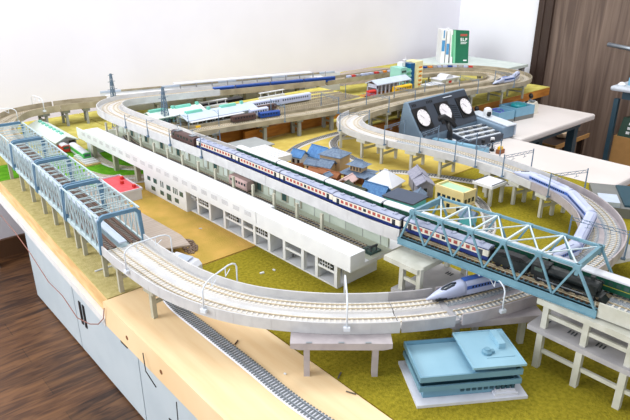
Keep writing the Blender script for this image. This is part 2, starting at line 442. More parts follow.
vl = ['pale curved viaduct section running from the left truss bridges round the front corner',
      'mauve-grey curved viaduct section in front of the station, under the bullet train nose',
      'curved viaduct section passing beneath the steel truss bridge at right',
      'curved viaduct section under the white bullet train cars beside the white desk',
      'pale viaduct section bending round behind the village towards the back',
      'brown-grey viaduct section passing behind the meter console',
      'viaduct section leading to the tight far bend near the door',
      'viaduct section forming the tight far bend near the door',
      'viaduct section running back from the far bend along the wall below the books']
for i in range(9):
    kw = dict(sleeper='sleeper_pale')
    mm = ['deck_pale','concrete_mauve','concrete_mauve','deck_pale','deck_pale','concrete_brown','concrete_brown','concrete_brown','concrete_brown'][i]
    bal = ['ballast_pale','ballast','ballast','ballast','ballast_pale','concrete_brown','concrete_brown','concrete_brown','concrete_brown'][i]
    a, b = kp[i]+.0006, kp[i+1]-.0006
    if i == 1:                                         # the joint with a small gap at the front
        mid = UP.near(.555,.387)
        viaduct(UP, a, mid, 'pale grey curved viaduct section at the front resting on the wide pier', m='concrete', ballast='ballast_pale')
        viaduct(UP, mid+.008, b, vl[i], m=mm, ballast=bal)
        t = thing('joint_plate', 'small light plate bridging the gap between two front viaduct sections', 'plate', (.56,.39,.049))
        c = UP.at(mid+.004); MB().rbox((c.x,c.y,.0500), (.0075,.062,.0049), UP.ang(mid+.004)).build('plate', 'concrete', t, world=True)
    else:
        viaduct(UP, a, b, vl[i], m=mm, ballast=bal)

# inner companion line from the yard round the far bend
IN = Path([(.66,1.345),(.80,1.33),(.95,1.312),(1.10,1.287),(1.25,1.275),(1.42,1.278),(1.55,1.272),(1.70,1.256),(1.85,1.233),(1.95,1.229),(2.02,1.26),(2.05,1.31),(2.04,1.36),(1.99,1.42),(1.91,1.462),(1.80,1.488),(1.68,1.500)])
ki = [0, IN.near(1.10,1.287), IN.near(1.70,1.243), IN.near(2.05,1.31), IN.len]
for i, lb in enumerate(['brown-grey elevated section in front of the yard behind the white platform roof','brown-grey elevated section behind the white curve and the console','brown-grey inner section entering the far bend behind the blue boxes','brown-grey inner section leaving the far bend towards the wall']):
    viaduct(IN, ki[i]+.0006, ki[i+1]-.0006, lb, m='concrete_brown', ballast='concrete_brown', zt=.062, group='elevated double track sections')
# far left curve and wall line
WL = Path([(.355,1.512),(.362,1.60),(.38,1.69),(.42,1.77),(.48,1.83),(.58,1.845),(.68,1.83),(.80,1.79),(1.0,1.735),(1.2,1.685),(1.45,1.618)])
kw_ = [0, WL.near(.42,1.77), WL.near(.58,1.845), WL.near(.80,1.79), WL.len-.001]
for i, lb in enumerate(['olive-grey curved section at the far left end of the truss bridges','olive-grey curved section along the wall behind the green tram shed','olive-grey section along the wall behind the first lattice tower','long elevated section along the back wall under the blue bullet train']):
    viaduct(WL, kw_[i]+.002, kw_[i+1]-.002, lb, m='concrete_brown', zt=.068, ballast='concrete_brown')

# piers along the loop
def piers_on(path, specs, mname, labels, w=.066, h=.0488, **kw):
    for (s, *r), lb in zip(specs, labels):
        c = path.at(s); pier(c.x, c.y, path.ang(s), w, h-.0004, lb, m=mname, **kw)
# left curve
piers_on(UP, [(UP.near(.324,.785),),(UP.near(.332,.69),)], 'pier_tan', ['grey pier under the pale viaduct just past the left truss bridge end','grey pier at the start of the front left curve above the loose track'])
# front wide pier
t = thing('viaduct_pier', 'wide flat-topped grey pier straddling plywood and olive grass at the front', 'viaduct pier', (.4085,.4195,0), atan2(-.055,.062), 'viaduct piers')
MB().extr([(-.0605,.0487),(.0605,.0487),(.0605,.042),(.05,.0395),(-.05,.0395),(-.0605,.042)], 1, -.0015, .034).build('cap', 'concrete_mauve', t)
for x in (-.041,.041): MB().box(x-.0036,x+.0036,.0,.009,0,.0395).build('leg', 'concrete_mauve', t)
mb = MB()
for x in (-.038,0,.032): mb.box(x-.0035,x+.0035,-.0012,.001,.0488,.0498)
mb.build('clip', 'steel', t)
t = thing('viaduct_pier', 'grey pier slab under the mauve viaduct directly behind the blue office', 'viaduct pier', (.60,.345,0), atan2(-.073,.113), 'viaduct piers')
MB().extr([(-.062,.0487),(.066,.0487),(.066,.043),(.055,.0395),(-.055,.0395),(-.062,.043)], 1, -.020, .03).build('cap', 'concrete_mauve', t)
for x in (-.045,-.02,.045): MB().box(x-.0035,x+.0035,-.010,-.003,0,.0395).build('leg', 'pier', t)
# right side
rs = [(1.077,.50),(1.098,.575),(1.108,.66),(1.108,.79),(1.09,.87),(1.083,.95),(1.08,1.01),(1.098,1.095),(1.15,1.155)]
rl = ['three-legged pale pier under the bullet train on the right curve','pale pier under the coupling of the right bullet train cars','pale pier under the first lattice portal right of the small table','pale pier with two legs right of the console pad','pale pier under the viaduct before the left corner of the console','pale pier nearest the tan grass edge behind the village','pale cross-braced pier right of the tight left bend','pale cross-braced pier under the leftmost point of the white bend','pale pier behind the bend below the yard line']
for i, ((x,y), lb) in enumerate(zip(rs, rl)):
    s = UP.near(x,y); c = UP.at(s); pier(c.x, c.y, UP.ang(s), .072, .0486, lb, m='pier', nl=3 if i in (0,1) else 2, capd=.03, leg=.006)
farl = ['brown-grey pier behind the console back left','brown-grey pier behind the console middle gauge','brown-grey pier behind the console right gauge','brown-grey pier left of the blue boxes','brown-grey pier behind the blue boxes','brown-grey pier at the entry to the far bend','brown-grey pier at the outermost point of the far bend','brown-grey pier at the exit of the far bend','brown-grey pier below the coloured container wagons','brown-grey pier under the wall line right of the apartment tower']
for (x,y), lb in zip([(1.29,1.192),(1.42,1.200),(1.55,1.195),(1.70,1.180),(1.85,1.158),(1.97,1.150),(2.12,1.235),(2.12,1.39),(1.99,1.53),(1.75,1.59)], farl):
    s = UP.near(x,y)+.01; c = UP.at(s); zz = 0 if y > 1.165 and x > 1.3 else -.06
    pier(c.x, c.y, UP.ang(s), .07, .0486, lb, m='pier_tan', leg=.006)
for (x,y), lb in zip([(.80,1.33),(.95,1.305),(1.06,1.29),(1.17,1.275),(1.35,1.273),(1.60,1.25),(1.80,1.23),(2.05,1.31),(1.91,1.462)],
    ['short grey pier at the left end of the brown-grey yard line','short grey pier above the white platform roof','short grey pier beside the orange riser strip','short grey pier where the yard line nears the white bend','short pier of the inner line behind the white bend','short pier of the inner line behind the yellow train','short pier of the inner line behind the black lever','short pier at the turn of the inner far bend','short pier leaving the inner far bend']):
    s = IN.near(x,y); c = IN.at(s); pier(c.x, c.y, IN.ang(s), .05, .0486, lb, m='grey_flat', leg=.009, capd=.02)
for (x,y), lb in zip([(.39,1.765),(.535,1.84),(.60,1.84),(.66,1.83),(.87,1.77),(1.0,1.735),(1.12,1.70),(1.24,1.67),(1.36,1.64)],
    ['grey pier at the far left under the olive curve','first of the slim grey piers behind the green tram shed','slim grey pier left of the yellow-green patch by the wall','slim grey pier near the start of the white viaduct','grey pier behind the first mint shed','grey pier left of the black gap under the wall line','grey pier above the second mint shed','grey pier under the middle of the blue bullet train','grey pier under the right end of the blue bullet train']):
    s = WL.near(x,y); c = WL.at(s); pier(c.x, c.y, WL.ang(s), .06, .0486, lb, m='grey_flat', leg=.007, capd=.02)
# three standing feet of the left trusses
LTY = [.822, .994, 1.166, 1.338, 1.510]
ll = ['khaki-grey pier under the near end of the nearest left truss','twin-beamed pale pier beneath the nearest left truss','khaki-grey pier below the middle of the nearest left truss','khaki-grey pier at the joint of the first two left trusses','khaki-grey pier under the start of the second left truss','khaki-grey pier under the middle of the second left truss','khaki-grey pier at the joint of the second and third left trusses','khaki-grey pier under the third left truss near the frame edge','khaki-grey pier under the far end of the third left truss']
for y, lb in zip([.845,.94,.975,1.03,1.10,1.17,1.25,1.33,1.43], ll):
    pier(.3225+.045*(y-.822), y, pi/2-.045, .062, .0486, lb, m='pier_tan', leg=.0065, capd=.018, nl=2, beam=(y < 1.0))

# ================================================================== left truss bridges
def left_truss(y0, L, label):
    t = thing('truss_bridge', label, 'bridge', (.3235+.045*(y0-.822),y0,.049), -.045, 'pale blue double track truss bridges')
    hw = .0335; H = .060
    MB().box(-hw,hw,0,L,.000,.004).build('deck', 'truss_pale', t)
    n = 7; dl = L/n
    for sg in (-1,1):
        mb = MB(); x = sg*hw
        mb.bar((x,0,.003),(x,L,.003),.003,.006); mb.bar((x,.004,H),(x,L-.004,H),.0022,.0022)
        for i in range(1,n): mb.bar((x,i*dl,.004),(x,i*dl,H),.0017)
        for i in range(1,n-1):
            a, b = (i*dl,(i+1)*dl) if i < n/2 else ((i+1)*dl, i*dl)
            mb.bar((x,a,H),(x,b,.005),.0014)
            mb.bar((x,a,.005),(x,b,H),.0009)
        mb.bar((x,dl,H),(x,.003,.005),.003); mb.bar((x,L-dl,H),(x,L-.003,.005),.003)
        mb.build('side_truss', 'truss_pale', t)
    mb = MB()
    for i in range(1,n):
        mb.bar((-hw,i*dl,H),(hw,i*dl,H),.0013,.0013)
        if i < n-1 and i % 2: mb.bar((-hw,i*dl,H),(hw,(i+1)*dl,H),.0008); mb.bar((hw,i*dl,H),(-hw,(i+1)*dl,H),.0008)
    mb.build('top_bracing', 'truss_pale', t)
    for yy, mm in ((.002,'portal_blue'),(L-.006,'portal_blue')):
        mb = MB()
        mb.bar((-hw-.001,yy,.0),(-hw+.002,yy,H-.004),.005,.004); mb.bar((hw+.001,yy,.0),(hw-.002,yy,H-.004),.005,.004)
        mb.extr([(-hw-.0005,H-.008),(-hw+.004,H+.001),(-hw+.009,H+.003),(hw-.009,H+.003),(hw-.004,H+.001),(hw+.0005,H-.008),(hw-.004,H-.008),(hw-.009,H-.003),(-hw+.009,H-.003),(-hw+.004,H-.008)], 1, yy-.0025, yy+.0025)
        mb.build('portal_frame', mm, t, label='darker blue end portal frame')
    MB().box(-.0058,.0058,0,L,.010,.0125).build('walkway', 'walkway', t)
    for u in (-.0195,.0195):
        mb = MB()
        k = .003
        while k < L: mb.box(u-.009,u+.009,k,k+.0022,.0045,.0062); k += .0068
        s = mb.build('sleepers', 'sleeper_taupe', t)
        mb = MB()
        for g in (-.0075,-.0048,.0048,.0075): mb.box(u+g-.0010,u+g+.0010,0,L,.0062,.0082)
        mb.build('rails', 'rail_dark', t)
    return t
for i in range(4):
    left_truss(LTY[i]+.0006, .1708, ['nearest of the pale blue truss bridges at left, above the plywood corner','second pale blue truss bridge at left beside the red-roofed model','third pale blue truss bridge at left beside the green tram','farthest pale blue truss bridge at left, at the olive wall curve'][i])

# ================================================================== main viaduct through the station, slightly oblique
def ex(y): return .592+(.49-y)*.075 if y < .49 else (.592-(y-.49)*.10 if y < .56 else (.585 if y < .95 else .585-(y-.95)*.04))
VP = Path([(ex(q)+.033,q) for q in (.0,.15,.3,.42,.485,.56,.7,.85,1.0,1.15,1.3,1.42)]+[(.606,1.50),(.632,1.555),(.68,1.583),(.76,1.575),(.86,1.555),(.95,1.535)], .006)
ZB, ZD, ZT = .0955, .1015, .1135
VW = .066
O2 = (.0135,-.013)   # BW train on the near side: heading is +y so right side is +x
vp = [(0, 0, 'x')]
def vsec(a, b, label, **kw): return viaduct(VP, a, b, label, w=VW, zb=ZB, zd=ZD, zt=ZT, offs=(-.013,.0135), m=kw.pop('m','deck_pale'), **kw)
s215, s49 = VP.near(ex(.222)+.033,.222), VP.near(ex(.499)+.033,.499)
vsec(0.02, s215-.001, 'beige upper viaduct section right of the steel truss bridge', m='pier', ballast='ballast', group='upper viaduct sections')
s9, s13 = VP.near(.61,.80), VP.near(.60,1.12)
vsec(s49+.001, s9-.0005, 'white upper viaduct section just left of the steel truss bridge', group='upper viaduct sections', ballast='ballast_pale')
vsec(s9+.0005, s13-.0005, 'white upper viaduct section under the rear blue and cream coaches', group='upper viaduct sections', ballast='ballast_pale')
vsec(s13+.0005, VP.near(.604,1.44), 'white upper viaduct section left of the brown locomotive', group='upper viaduct sections', ballast='ballast_pale')
vsec(VP.near(.604,1.44)+.001, VP.len-.001, 'pale curved end of the upper viaduct by the lattice tower', group='upper viaduct sections', ballast='ballast_pale')

# steel truss bridge at right
def right_truss():
    y0, y1 = .2225, .498; L = y1-y0
    t = thing('truss_bridge', 'teal-blue steel truss bridge at right carrying the steam locomotive', 'bridge', (ex(y0)+.0345,y0,ZB-.0008), math.atan(.080), 'steel truss bridges')
    hw = .0345; H = .0540; z0 = .004
    mb = MB()
    for sg in (-1,1):
        mb.box(sg*hw-.002,sg*hw+.002,0,L,0,.0095); mb.box(sg*hw-.0032,sg*hw+.0032,0,L,.0085,.0095); mb.box(sg*hw-.0032,sg*hw+.0032,0,L,-.0005,.0005)
    k = 0
    while k < L: mb.box(-hw,hw,k,k+.0022,.001,.005); k += L/24.001
    for x in (-.022,-.008,.006,.020): mb.box(x-.001,x+.001,0,L,.002,.006)
    mb.build('floor_frame', 'truss_blue', t)
    tn = [L*f for f in (.088,.253,.418,.583,.748,.913)]; tn = [.030+i*(L-.051)/5 for i in range(6)]
    bn = [.003]+[(tn[i]+tn[i+1])/2 for i in range(5)]+[L-.003]
    for sg in (-1,1):
        x = sg*hw; mb = MB()
        mb.bar((x,tn[0],H),(x,tn[-1],H),.0032,.0034)
        for i in range(6):
            e = .0045 if i in (0,5) else .003
            mb.bar((x,tn[i],H),(x,bn[i],.009),.0036 if i == 0 else .0022,.0024); mb.bar((x,tn[i],H),(x,bn[i+1],.009),.0036 if i == 5 else .0022,.0024)
            mb.box(x-.0024,x+.0024,tn[i]-.004,tn[i]+.004,H-.004,H+.002)
        mb.build('side_truss', 'truss_blue', t)
    mb = MB()
    for i in range(1,5): mb.bar((-hw,tn[i],H),(hw,tn[i],H),.0022,.0022)
    for i in range(5): mb.bar((-hw,tn[i],H),(hw,tn[i+1],H),.0014); mb.bar((hw,tn[i],H),(-hw,tn[i+1],H),.0014)
    mb.build('top_bracing', 'truss_light', t)
    for y in (tn[0],tn[-1]):
        sg = -1 if y == tn[0] else 1
        mb = MB(); mb.extr([(-hw,H+.002),(hw,H+.002),(hw,H-.012),(hw-.008,H-.006),(-hw+.008,H-.006),(-hw,H-.012)], 1, y-.002, y+.002)
        mb.build('portal_frame', 'truss_blue', t)
    for u in (-.0135,.013):
        mb = MB(); k = .002
        while k < L: mb.box(u-.0105,u+.0105,k,k+.003,.0062,.0082); k += .0062
        mb.build('sleepers', 'sleeper_brown', t)
        mb = MB()
        for g in (-.0082,-.0048,.0048,.0082): mb.box(u+g-.0006,u+g+.0006,0,L,.0082,.0098 if abs(g) > .006 else .0108)
        mb.build('rails', 'rail', t)
right_truss()

# double-deck piers
def gate(x0, x1, y0, y1, zl, zu, ys, label, m='pier', upper=None):
    t = thing('double_deck_pier', label, 'viaduct pier', ((x0+x1)/2,(y0+y1)/2,0), 0, 'double-deck piers')
    MB().box(x0,x1,y0,y1,zl-.0065,zl).build('lower_deck', 'concrete', t, world=True)
    mb = MB(); yy = y0+.02
    while yy < y1-.015:
        for xx in (x0+.018, x1-.022):
            for q in (0,.004,.008): mb.box(xx,xx+.008,yy+q,yy+q+.0016,zl,zl+.0006)
        yy += .034
    mb.build('deck_slots', 'seam', t, world=True)
    for yy in ys:
        for xx in (x0+.0045, x1-.0045):
            MB().box(xx-.0038,xx+.0038,yy-.0038,yy+.0038,0,zl-.0065).build('leg', m, t, world=True)
            MB().box(xx-.0034+.004,xx+.0034+.004,yy-.0034,yy+.0034,zl,zu).build('upper_leg', m, t, world=True)
    mb = MB()
    for xx in (x0+.0045, x1-.0045):
        mb.box(xx-.0018,xx+.0018,min(ys),max(ys),zl*.42,zl*.42+.005)
        mb.box(xx-.0018+.004,xx+.0018+.004,min(ys),max(ys),zl+(zu-zl)*.4,zl+(zu-zl)*.4+.005)
    mb.build('tie_beam', m, t, world=True)
    u = upper or (y0+.004,y1-.006)
    MB().box(x0+.002,x1+.002,u[0],u[1],zu-.0075,zu-.0003).build('upper_deck', m, t, world=True)
    return t
gate(.601,.682,.085,.292,.055,ZB-.0018,(.275,.226,.176,.125),'tall pale double-deck pier below the right end of the truss bridge')
gate(.556,.668,.420,.474,.043,.0868,(.462,.432),'white double-deck pier under the left end of the truss bridge', upper=(.432,.492)) 
t = thing('pier_shim', 'grey spacer block between truss bridge end and white double-deck pier', 'block', (.62,.46,.087))
MB().box(.60,.66,.440,.484,.0869,.0935).build('block', 'grey_flat', t, world=True)
# ================================================================== the white elevated station
t = thing('station_building', 'long white two-storey station building with open arcade and grilled parapet', 'building', (.547,.574,0), .026)
SX = .547
def SB(*a): return MB().box(*a)
PY = [.577,.620,.653,.699,.739,.780,.815,.871,.920,.962,.991]
ZH = .0475
mb = MB(); mb.box(.630,.638,.574,.991,.0002,ZH).box(SX+.001,.630,.574,.991,.0002,.003).box(.562,.630,.574,.578,.003,ZH)
mb.build('back_wall', 'white', t, world=True)
for i, y in enumerate(PY[:-1]):
    SB(SX,SX+.0075,y-.003,y+.0035,.003,ZH).build('arcade_pier', 'white', t, world=True)
    if i in (1,3,4,6,8,9): SB(SX+.0076,.6299,y-.001,y+.002,.0031,ZH).build('partition', 'white', t, world=True)
MB().box(SX+.0006,SX+.0036,.574,.991,.038,ZH).build('arcade_lintel', 'white', t, world=True)
for i in range(len(PY)-1):
    a, b = PY[i]+.0036, PY[i+1]-.0031
    if i in (0,2,4,5,6,8): SB(SX+.0008,SX+.0033,a,b,.0235,.0275).build('spandrel', 'white', t, world=True)
    if i in (0,4,6,8,9):
        m_ = (a+b)/2; wd = min(.014,(b-a)/2-.002)
        w = SB(SX+.0012,SX+.0026,m_-wd,m_+wd,.0276,.0379).build('window', 'glass_dark', t, world=True)
        m2 = MB()
        for q in range(1,5): m2.box(SX+.0002,SX+.0011,m_-wd+q*wd*.4-.0004,m_-wd+q*wd*.4+.0004,.0276,.0379)
        m2.box(SX+.0002,SX+.0011,m_-wd,m_+wd,.0325,.0332); m2.build('mullion', 'white', w).location = (-SX,-.574,0)
MB().box(.5395,.632,.992,1.165,.0,ZH).build('closed_wing', 'white', t, world=True)
for y0_, w_, z_, h_ in [(1.003,.013,.028,.010),(1.024,.003,.027,.013),(1.031,.003,.027,.013),(1.038,.003,.027,.013),(1.052,.015,.028,.010),(1.081,.003,.027,.013),(1.089,.003,.027,.013),(1.108,.014,.028,.010),(1.136,.012,.028,.009),
                        (1.022,.015,.009,.009),(1.052,.017,.005,.014),(1.082,.014,.009,.009),(1.118,.016,.009,.009)]:
    SB(.5388,.5394,y0_,y0_+w_,z_,z_+h_).build('window', 'glass_green', t, world=True)
MB().box(.5355,.668,.536,1.50,.0477,.0540).build('platform_slab', 'white', t, world=True)
MB().box(.5355,.566,.536,.757,.0541,.0745).build('parapet', 'white', t, world=True)
MB().box(.5345,.5365,.7575,1.50,.0541,.0755).box(.5366,.576,.7575,1.47,.0541,.0735).build('parapet', 'white', t, world=True)
k = .765
while k < 1.46:
    mb = MB()
    for r in range(4): mb.box(.5341,.5344,k+.005,k+.024,.0615+r*.0022,.0623+r*.0022)
    mb.build('grille', 'concrete', t, world=True); k += .034
mb = MB().box(.628,.632,.545,1.46,.0541,.0945)
mb.build('rear_screen', 'screen_green', t, world=True)
MB().box(.5765,.6275,.537,1.49,.0540,.0546).build('platform_floor', 'station_floor', t, world=True)
mb = MB()
for q in range(24): mb.box(.6273,.6279,.56+q*.038,.5606+q*.038,.0545,.094)
mb.build('screen_joint', 'concrete', t, world=True)
k = .745; j = 0
while k < 1.42:
    if j % 5 != 4:
        w = SB(.6266,.6278,k,k+.020,.058,.084).build('opening', 'pier_tan', t, world=True)
        SB(.6259,.6265,k+.004,k+.016,.060,.082).build('pane', 'glass_green' if j % 2 else 'white_green', w).location = (-SX,-.574,0)
    k += .037; j += 1
for i in range(15):
    y_ = .64+i*.060
    if y_ < 1.46: MB().box(.5775,.5815,y_,y_+.005,.0547,.0945).build('column', 'pier_tan', t, world=True)
for y_ in (1.22,1.33,1.45):
    for x_ in (.552,.640): MB().box(x_-.005,x_+.005,y_-.005,y_+.005,.0,.0476).build('pillar', 'pier_tan', t, world=True)
# platform track with buffer stop
ST = Path([(.598,.568),(.596,.8),(.589,1.1),(.582,1.28),(.588,1.36),(.600,1.41)])
t = thing('platform_track', 'single track on the white station level ending in a buffer stop', 'track', (.6,.56,.0542))
put_track(t, ST, 0, ST.len-.002, .0547, (0,), ballast='concrete', sleeper='sleeper_dark', rail='rail', bw=.0115)
t = thing('buffer_stop', 'grey-green buffer stop at the open end of the station track', 'buffer stop', (.600,.549,.0547))
MB().extr([(-.012,-.004),(.012,-.004),(.012,.012),(.006,.018),(-.006,.018),(-.012,.012)], 2, 0, .003).build('base', 'glass_green', t)
mb = MB(); mb.box(-.008,.008,.000,.003,.009,.0115)
for x in (-.006,.006): mb.bar((x,.001,.003),(x,.001,.011),.0015); mb.bar((x,.012,.003),(x,.001,.011),.0013)
mb.build('beam', 'seam', t)
t = thing('coach', 'pinkish coach standing on the station track behind the columns', 'train car', (.603,.905,.0585), pi/2)
MB().extr([(-.0085,.003),(.0085,.003),(.0085,.018),(.006,.021),(-.006,.021),(-.0085,.018)], 0, -.03, .03).build('body', 'wall_pink', t)
mb = MB()
for i in range(6): mb.box(-.026+i*.009,-.021+i*.009,.0086,.0089,.011,.016)
mb.build('windows', 'glass_dark', t)

# ================================================================== trains
def profile(w, zb, ze, zr, n=4):
    h = w/2; p = [(-h,zb),(h,zb),(h,ze)]
    for i in range(1,n): a = pi/2*i/n; p.append((h*cos(a)**.8, ze+(zr-ze)*sin(a)))
    p.append((0,zr))
    for i in range(n-1,0,-1): a = pi/2*i/n; p.append((-h*cos(a)**.8, ze+(zr-ze)*sin(a)))
    p.append((-h,ze)); return p
def bogies(t, L, w=.014):
    for sg in (-1,1):
        b = MB().box(sg*L*.35-.012,sg*L*.35+.012,-w/2,w/2,.0022,.0046).build('bogie', 'black', t)
        mb = MB()
        for x in (-.007,.007):
            for y in (-.0052,.0052):
                c = [(sg*L*.35+x+.0032*cos(k*pi/5), .0033+.0032*sin(k*pi/5)) for k in range(10)]
                mb.extr(c, 1, y-.0008, y+.0008)
        mb.build('wheels', 'steel', b)
def coach(label, cat, loc, rz, L=.1365, group=None, scheme='bw'):
    t = thing('train_coach', label, cat, loc, rz, group); h = L/2
    if scheme == 'bw': lo, up_, rf = 'navy','cream','roof_lilac'
    elif scheme == 'green': lo, up_, rf = 'train_green','train_green','roof_white'
    W = .0148
    MB().box(-h,h,-W/2,W/2,.0042,.0095).build('lower_body', lo, t)
    MB().box(-h,h,-W/2,W/2,.0095,.0190).build('upper_body', up_, t)
    if scheme == 'bw': MB().box(-h,h,-W/2-.0001,W/2+.0001,.0184,.0197).build('cornice', 'navy', t)
    else: MB().box(-h,h,-W/2-.0001,W/2+.0001,.0100,.0106).build('waist_stripe', 'yellow_line', t)
    MB().extr([(y,z) for y,z in profile(W+.0004,.0190 if scheme != 'bw' else .0197,.0203,.0226)], 0, -h, h).build('roof', rf, t, smooth=False)
    nw = 13
    for sg in (-1,1):
        mb = MB(); m2 = MB()
        for i in range(nw):
            x = -h+.011+i*(L-.022)/(nw-1)
            if i in (0, nw-1): mb.box(x-.003,x+.003,sg*(W/2)-.0002,sg*(W/2)+.0002,.0075,.0170); continue
            (m2 if (i % 6) and scheme == 'bw' else mb).box(x-.0028,x+.0028,sg*(W/2)-.0002,sg*(W/2)+.00025,.0118,.0165)
        mb.build('window_row', 'glass_dark' if scheme == 'bw' else 'glass_green', t)
        if m2.v: m2.build('curtained_windows', 'curtain_red', t, label='windows with red curtains')
    mb = MB()
    for i in range(6):
        x = -h+.014+i*(L-.028)/5
        mb.extr([(x-.0035,.0223),(x+.0035,.0223),(x+.0025,.0243),(x-.0025,.0243)], 1, -.003, .003)
    if scheme == 'bw': mb.build('roof_vent', rf, t)
    bogies(t, L)
    MB().box(-h-.0022,-h,-.004,.004,.006,.019).build('gangway', 'black', t)
    return t
zr = .1057
al = -math.atan(.025)
def vpos(y, u):                      # u from the near edge
    return (ex(y)+.033+u, y, zr)
def va(y): return pi/2+atan2(ex(y-.06)-ex(y+.06), .12)
bwl = ['blue and cream coach inside the truss bridge directly behind the steam locomotive',
       'blue and cream coach entering the left end of the truss bridge',
       'third blue and cream coach counted back from the steam locomotive',
       'fourth blue and cream coach counted back from the steam locomotive',
       'last blue and cream coach, next to the brown locomotive']
c0 = None; P0 = .137; y = .362+P0/2
for i in range(5):
    u = -.0155
    if i == 0: c0 = coach(bwl[0], 'train car', vpos(y,u), va(y), P0-.0035, 'blue and cream coaches')
    else: dup(c0, vpos(y,u), va(y), bwl[i])
    y += P0
# brown electric locomotive
t = thing('electric_locomotive', 'small brown electric locomotive at the far end of the blue and cream train', 'locomotive', vpos(y-.018,-.0150), pi/2+.025)
MB().extr([(y_,z) for y_,z in profile(.018,.005,.019,.0225)], 0, -.045, .045).build('body', 'brown_loco', t)
mb = MB()
for sg in (-1,1):
    for x in (-.036,-.02,-.008,.004,.016,.036): mb.box(x-.003,x+.003,sg*.009-.0002,sg*.009+.0002,.012,.017)
mb.build('window_row', 'glass_dark', t)
for x in (-.03,.028):
    mb = MB(); mb.box(x-.007,x+.007,-.006,.006,.0226,.024); mb.bar((x-.006,0,.024),(x+.004,0,.031),.0012); mb.bar((x+.004,0,.031),(x-.003,0,.036),.0012); mb.bar((x-.003,-.008,.036),(x-.003,.008,.036),.0014); mb.build('pantograph', 'steel', t)
bogies(t, .095)
# green train
gl = ['green coach with white roof leaving the frame at lower right','green coach with white roof beside the steam locomotive','green coach with white roof in the right half of the truss bridge','green coach with white roof entering the truss bridge from the left','green coach with white roof in front of the grey flat village roof','green coach with white roof passing the blue village roofs','last green coach, tapering off beside the white platform roof']
y = .105; g0 = None
for i in range(7):
    if i == 0: g0 = coach(gl[0], 'train car', vpos(y,.0140), va(y), .1265, 'green coaches with white roofs', 'green')
    else: dup(g0, vpos(y,.0140), va(y), gl[i])
    y += .13
# steam locomotive, heading to -y
t = thing('steam_locomotive', 'black steam locomotive with tender inside the truss bridge', 'locomotive', (*vpos(.276,-.0140)[:2], zr), va(.276)+pi)
mb = MB(); mb.tube([(-.012,0,.0165),(.046,0,.0165)], .0068, 14); mb.tube([(.046,0,.0165),(.0475,0,.0165),(.0485,0,.0165)], [.0068,.006,.001], 14)
mb.build('boiler', 'loco_black', t, smooth=False)
MB().lathe((.038,0,.022), [(.0028,0),(.0024,.003),(.0022,.0048),(.0031,.0056)], 12).build('chimney', 'loco_black', t)
MB().lathe((.018,0,.0222), [(.0042,0),(.0042,.0018),(.003,.003),(.001,.0036)], 12).build('steam_dome', 'loco_black', t)
mb = MB(); mb.box(-.031,-.012,-.0085,.0085,.0075,.0215); mb.extr([(-.0095,.0215),(.0095,.0215),(.006,.0245),(-.006,.0245)], 0, -.0325,-.0105)
mb.build('cab', 'loco_black', t)
mb = MB()
for sg in (-1,1): mb.box(-.027,-.017,sg*.0086-.0002,sg*.0086+.0002,.0145,.019)
mb.build('cab_window', 'glass_green', t)
mb = MB(); mb.box(-.030,.050,-.0088,.0088,.0085,.0094); mb.box(.050,.053,-.0085,.0085,.0035,.0088); mb.extr([(.053,.0018),(.058,.0018),(.053,.006)], 1, -.008,.008)
mb.build('running_board', 'loco_black', t)
for sg in (-1,1):
    MB().box(.036,.047,sg*.0094-.0005,sg*.0094+.0005,.0095,.0205).build('smoke_deflector', 'loco_black', t)
    mb = MB(); mb.tube([(.034,sg*.0078,.0062),(.046,sg*.0078,.0062)], .0030, 10); mb.build('cylinder', 'loco_black', t)
    for x in (-.022,-.010,.002,.014):
        MB().extr([(x+.0052*cos(k*pi/8), .0052+.0052*sin(k*pi/8)) for k in range(16)], 1, sg*.0062-.0009, sg*.0062+.0009).build('driving_wheel', 'black', t)
    MB().bar((-.022,sg*.0080,.0052),(.014,sg*.0080,.0052),.0008,.0013).bar((.002,sg*.0086,.0052),(.036,sg*.0086,.0062),.0008,.0012).build('connecting_rod', 'steel', t, label='bright steel connecting rod')
mb = MB()
for x in (.026,.044):
    for sg in (-1,1): mb.extr([(x+.003*cos(k*pi/6), .003+.003*sin(k*pi/6)) for k in range(12)], 1, sg*.0058-.0008, sg*.0058+.0008)
mb.build('small_wheels', 'black', t)
mb = MB(); mb.box(-.082,-.035,-.0085,.0085,.0055,.0165); mb.box(-.080,-.037,-.0065,.0065,.0165,.0185)
mb.build('tender', 'loco_black', t)
MB().extr([(-.078,.0186),(-.040,.0186),(-.046,.0215),(-.072,.0212)], 1, -.0055, .0055).build('coal_load', 'black', t)
mb = MB()
for x in (-.075,-.065,-.052,-.042):
    for sg in (-1,1): mb.extr([(x+.0036*cos(k*pi/6), .0036+.0036*sin(k*pi/6)) for k in range(12)], 1, sg*.0060-.0008, sg*.0060+.0008)
mb.build('tender_wheels', 'black', t)

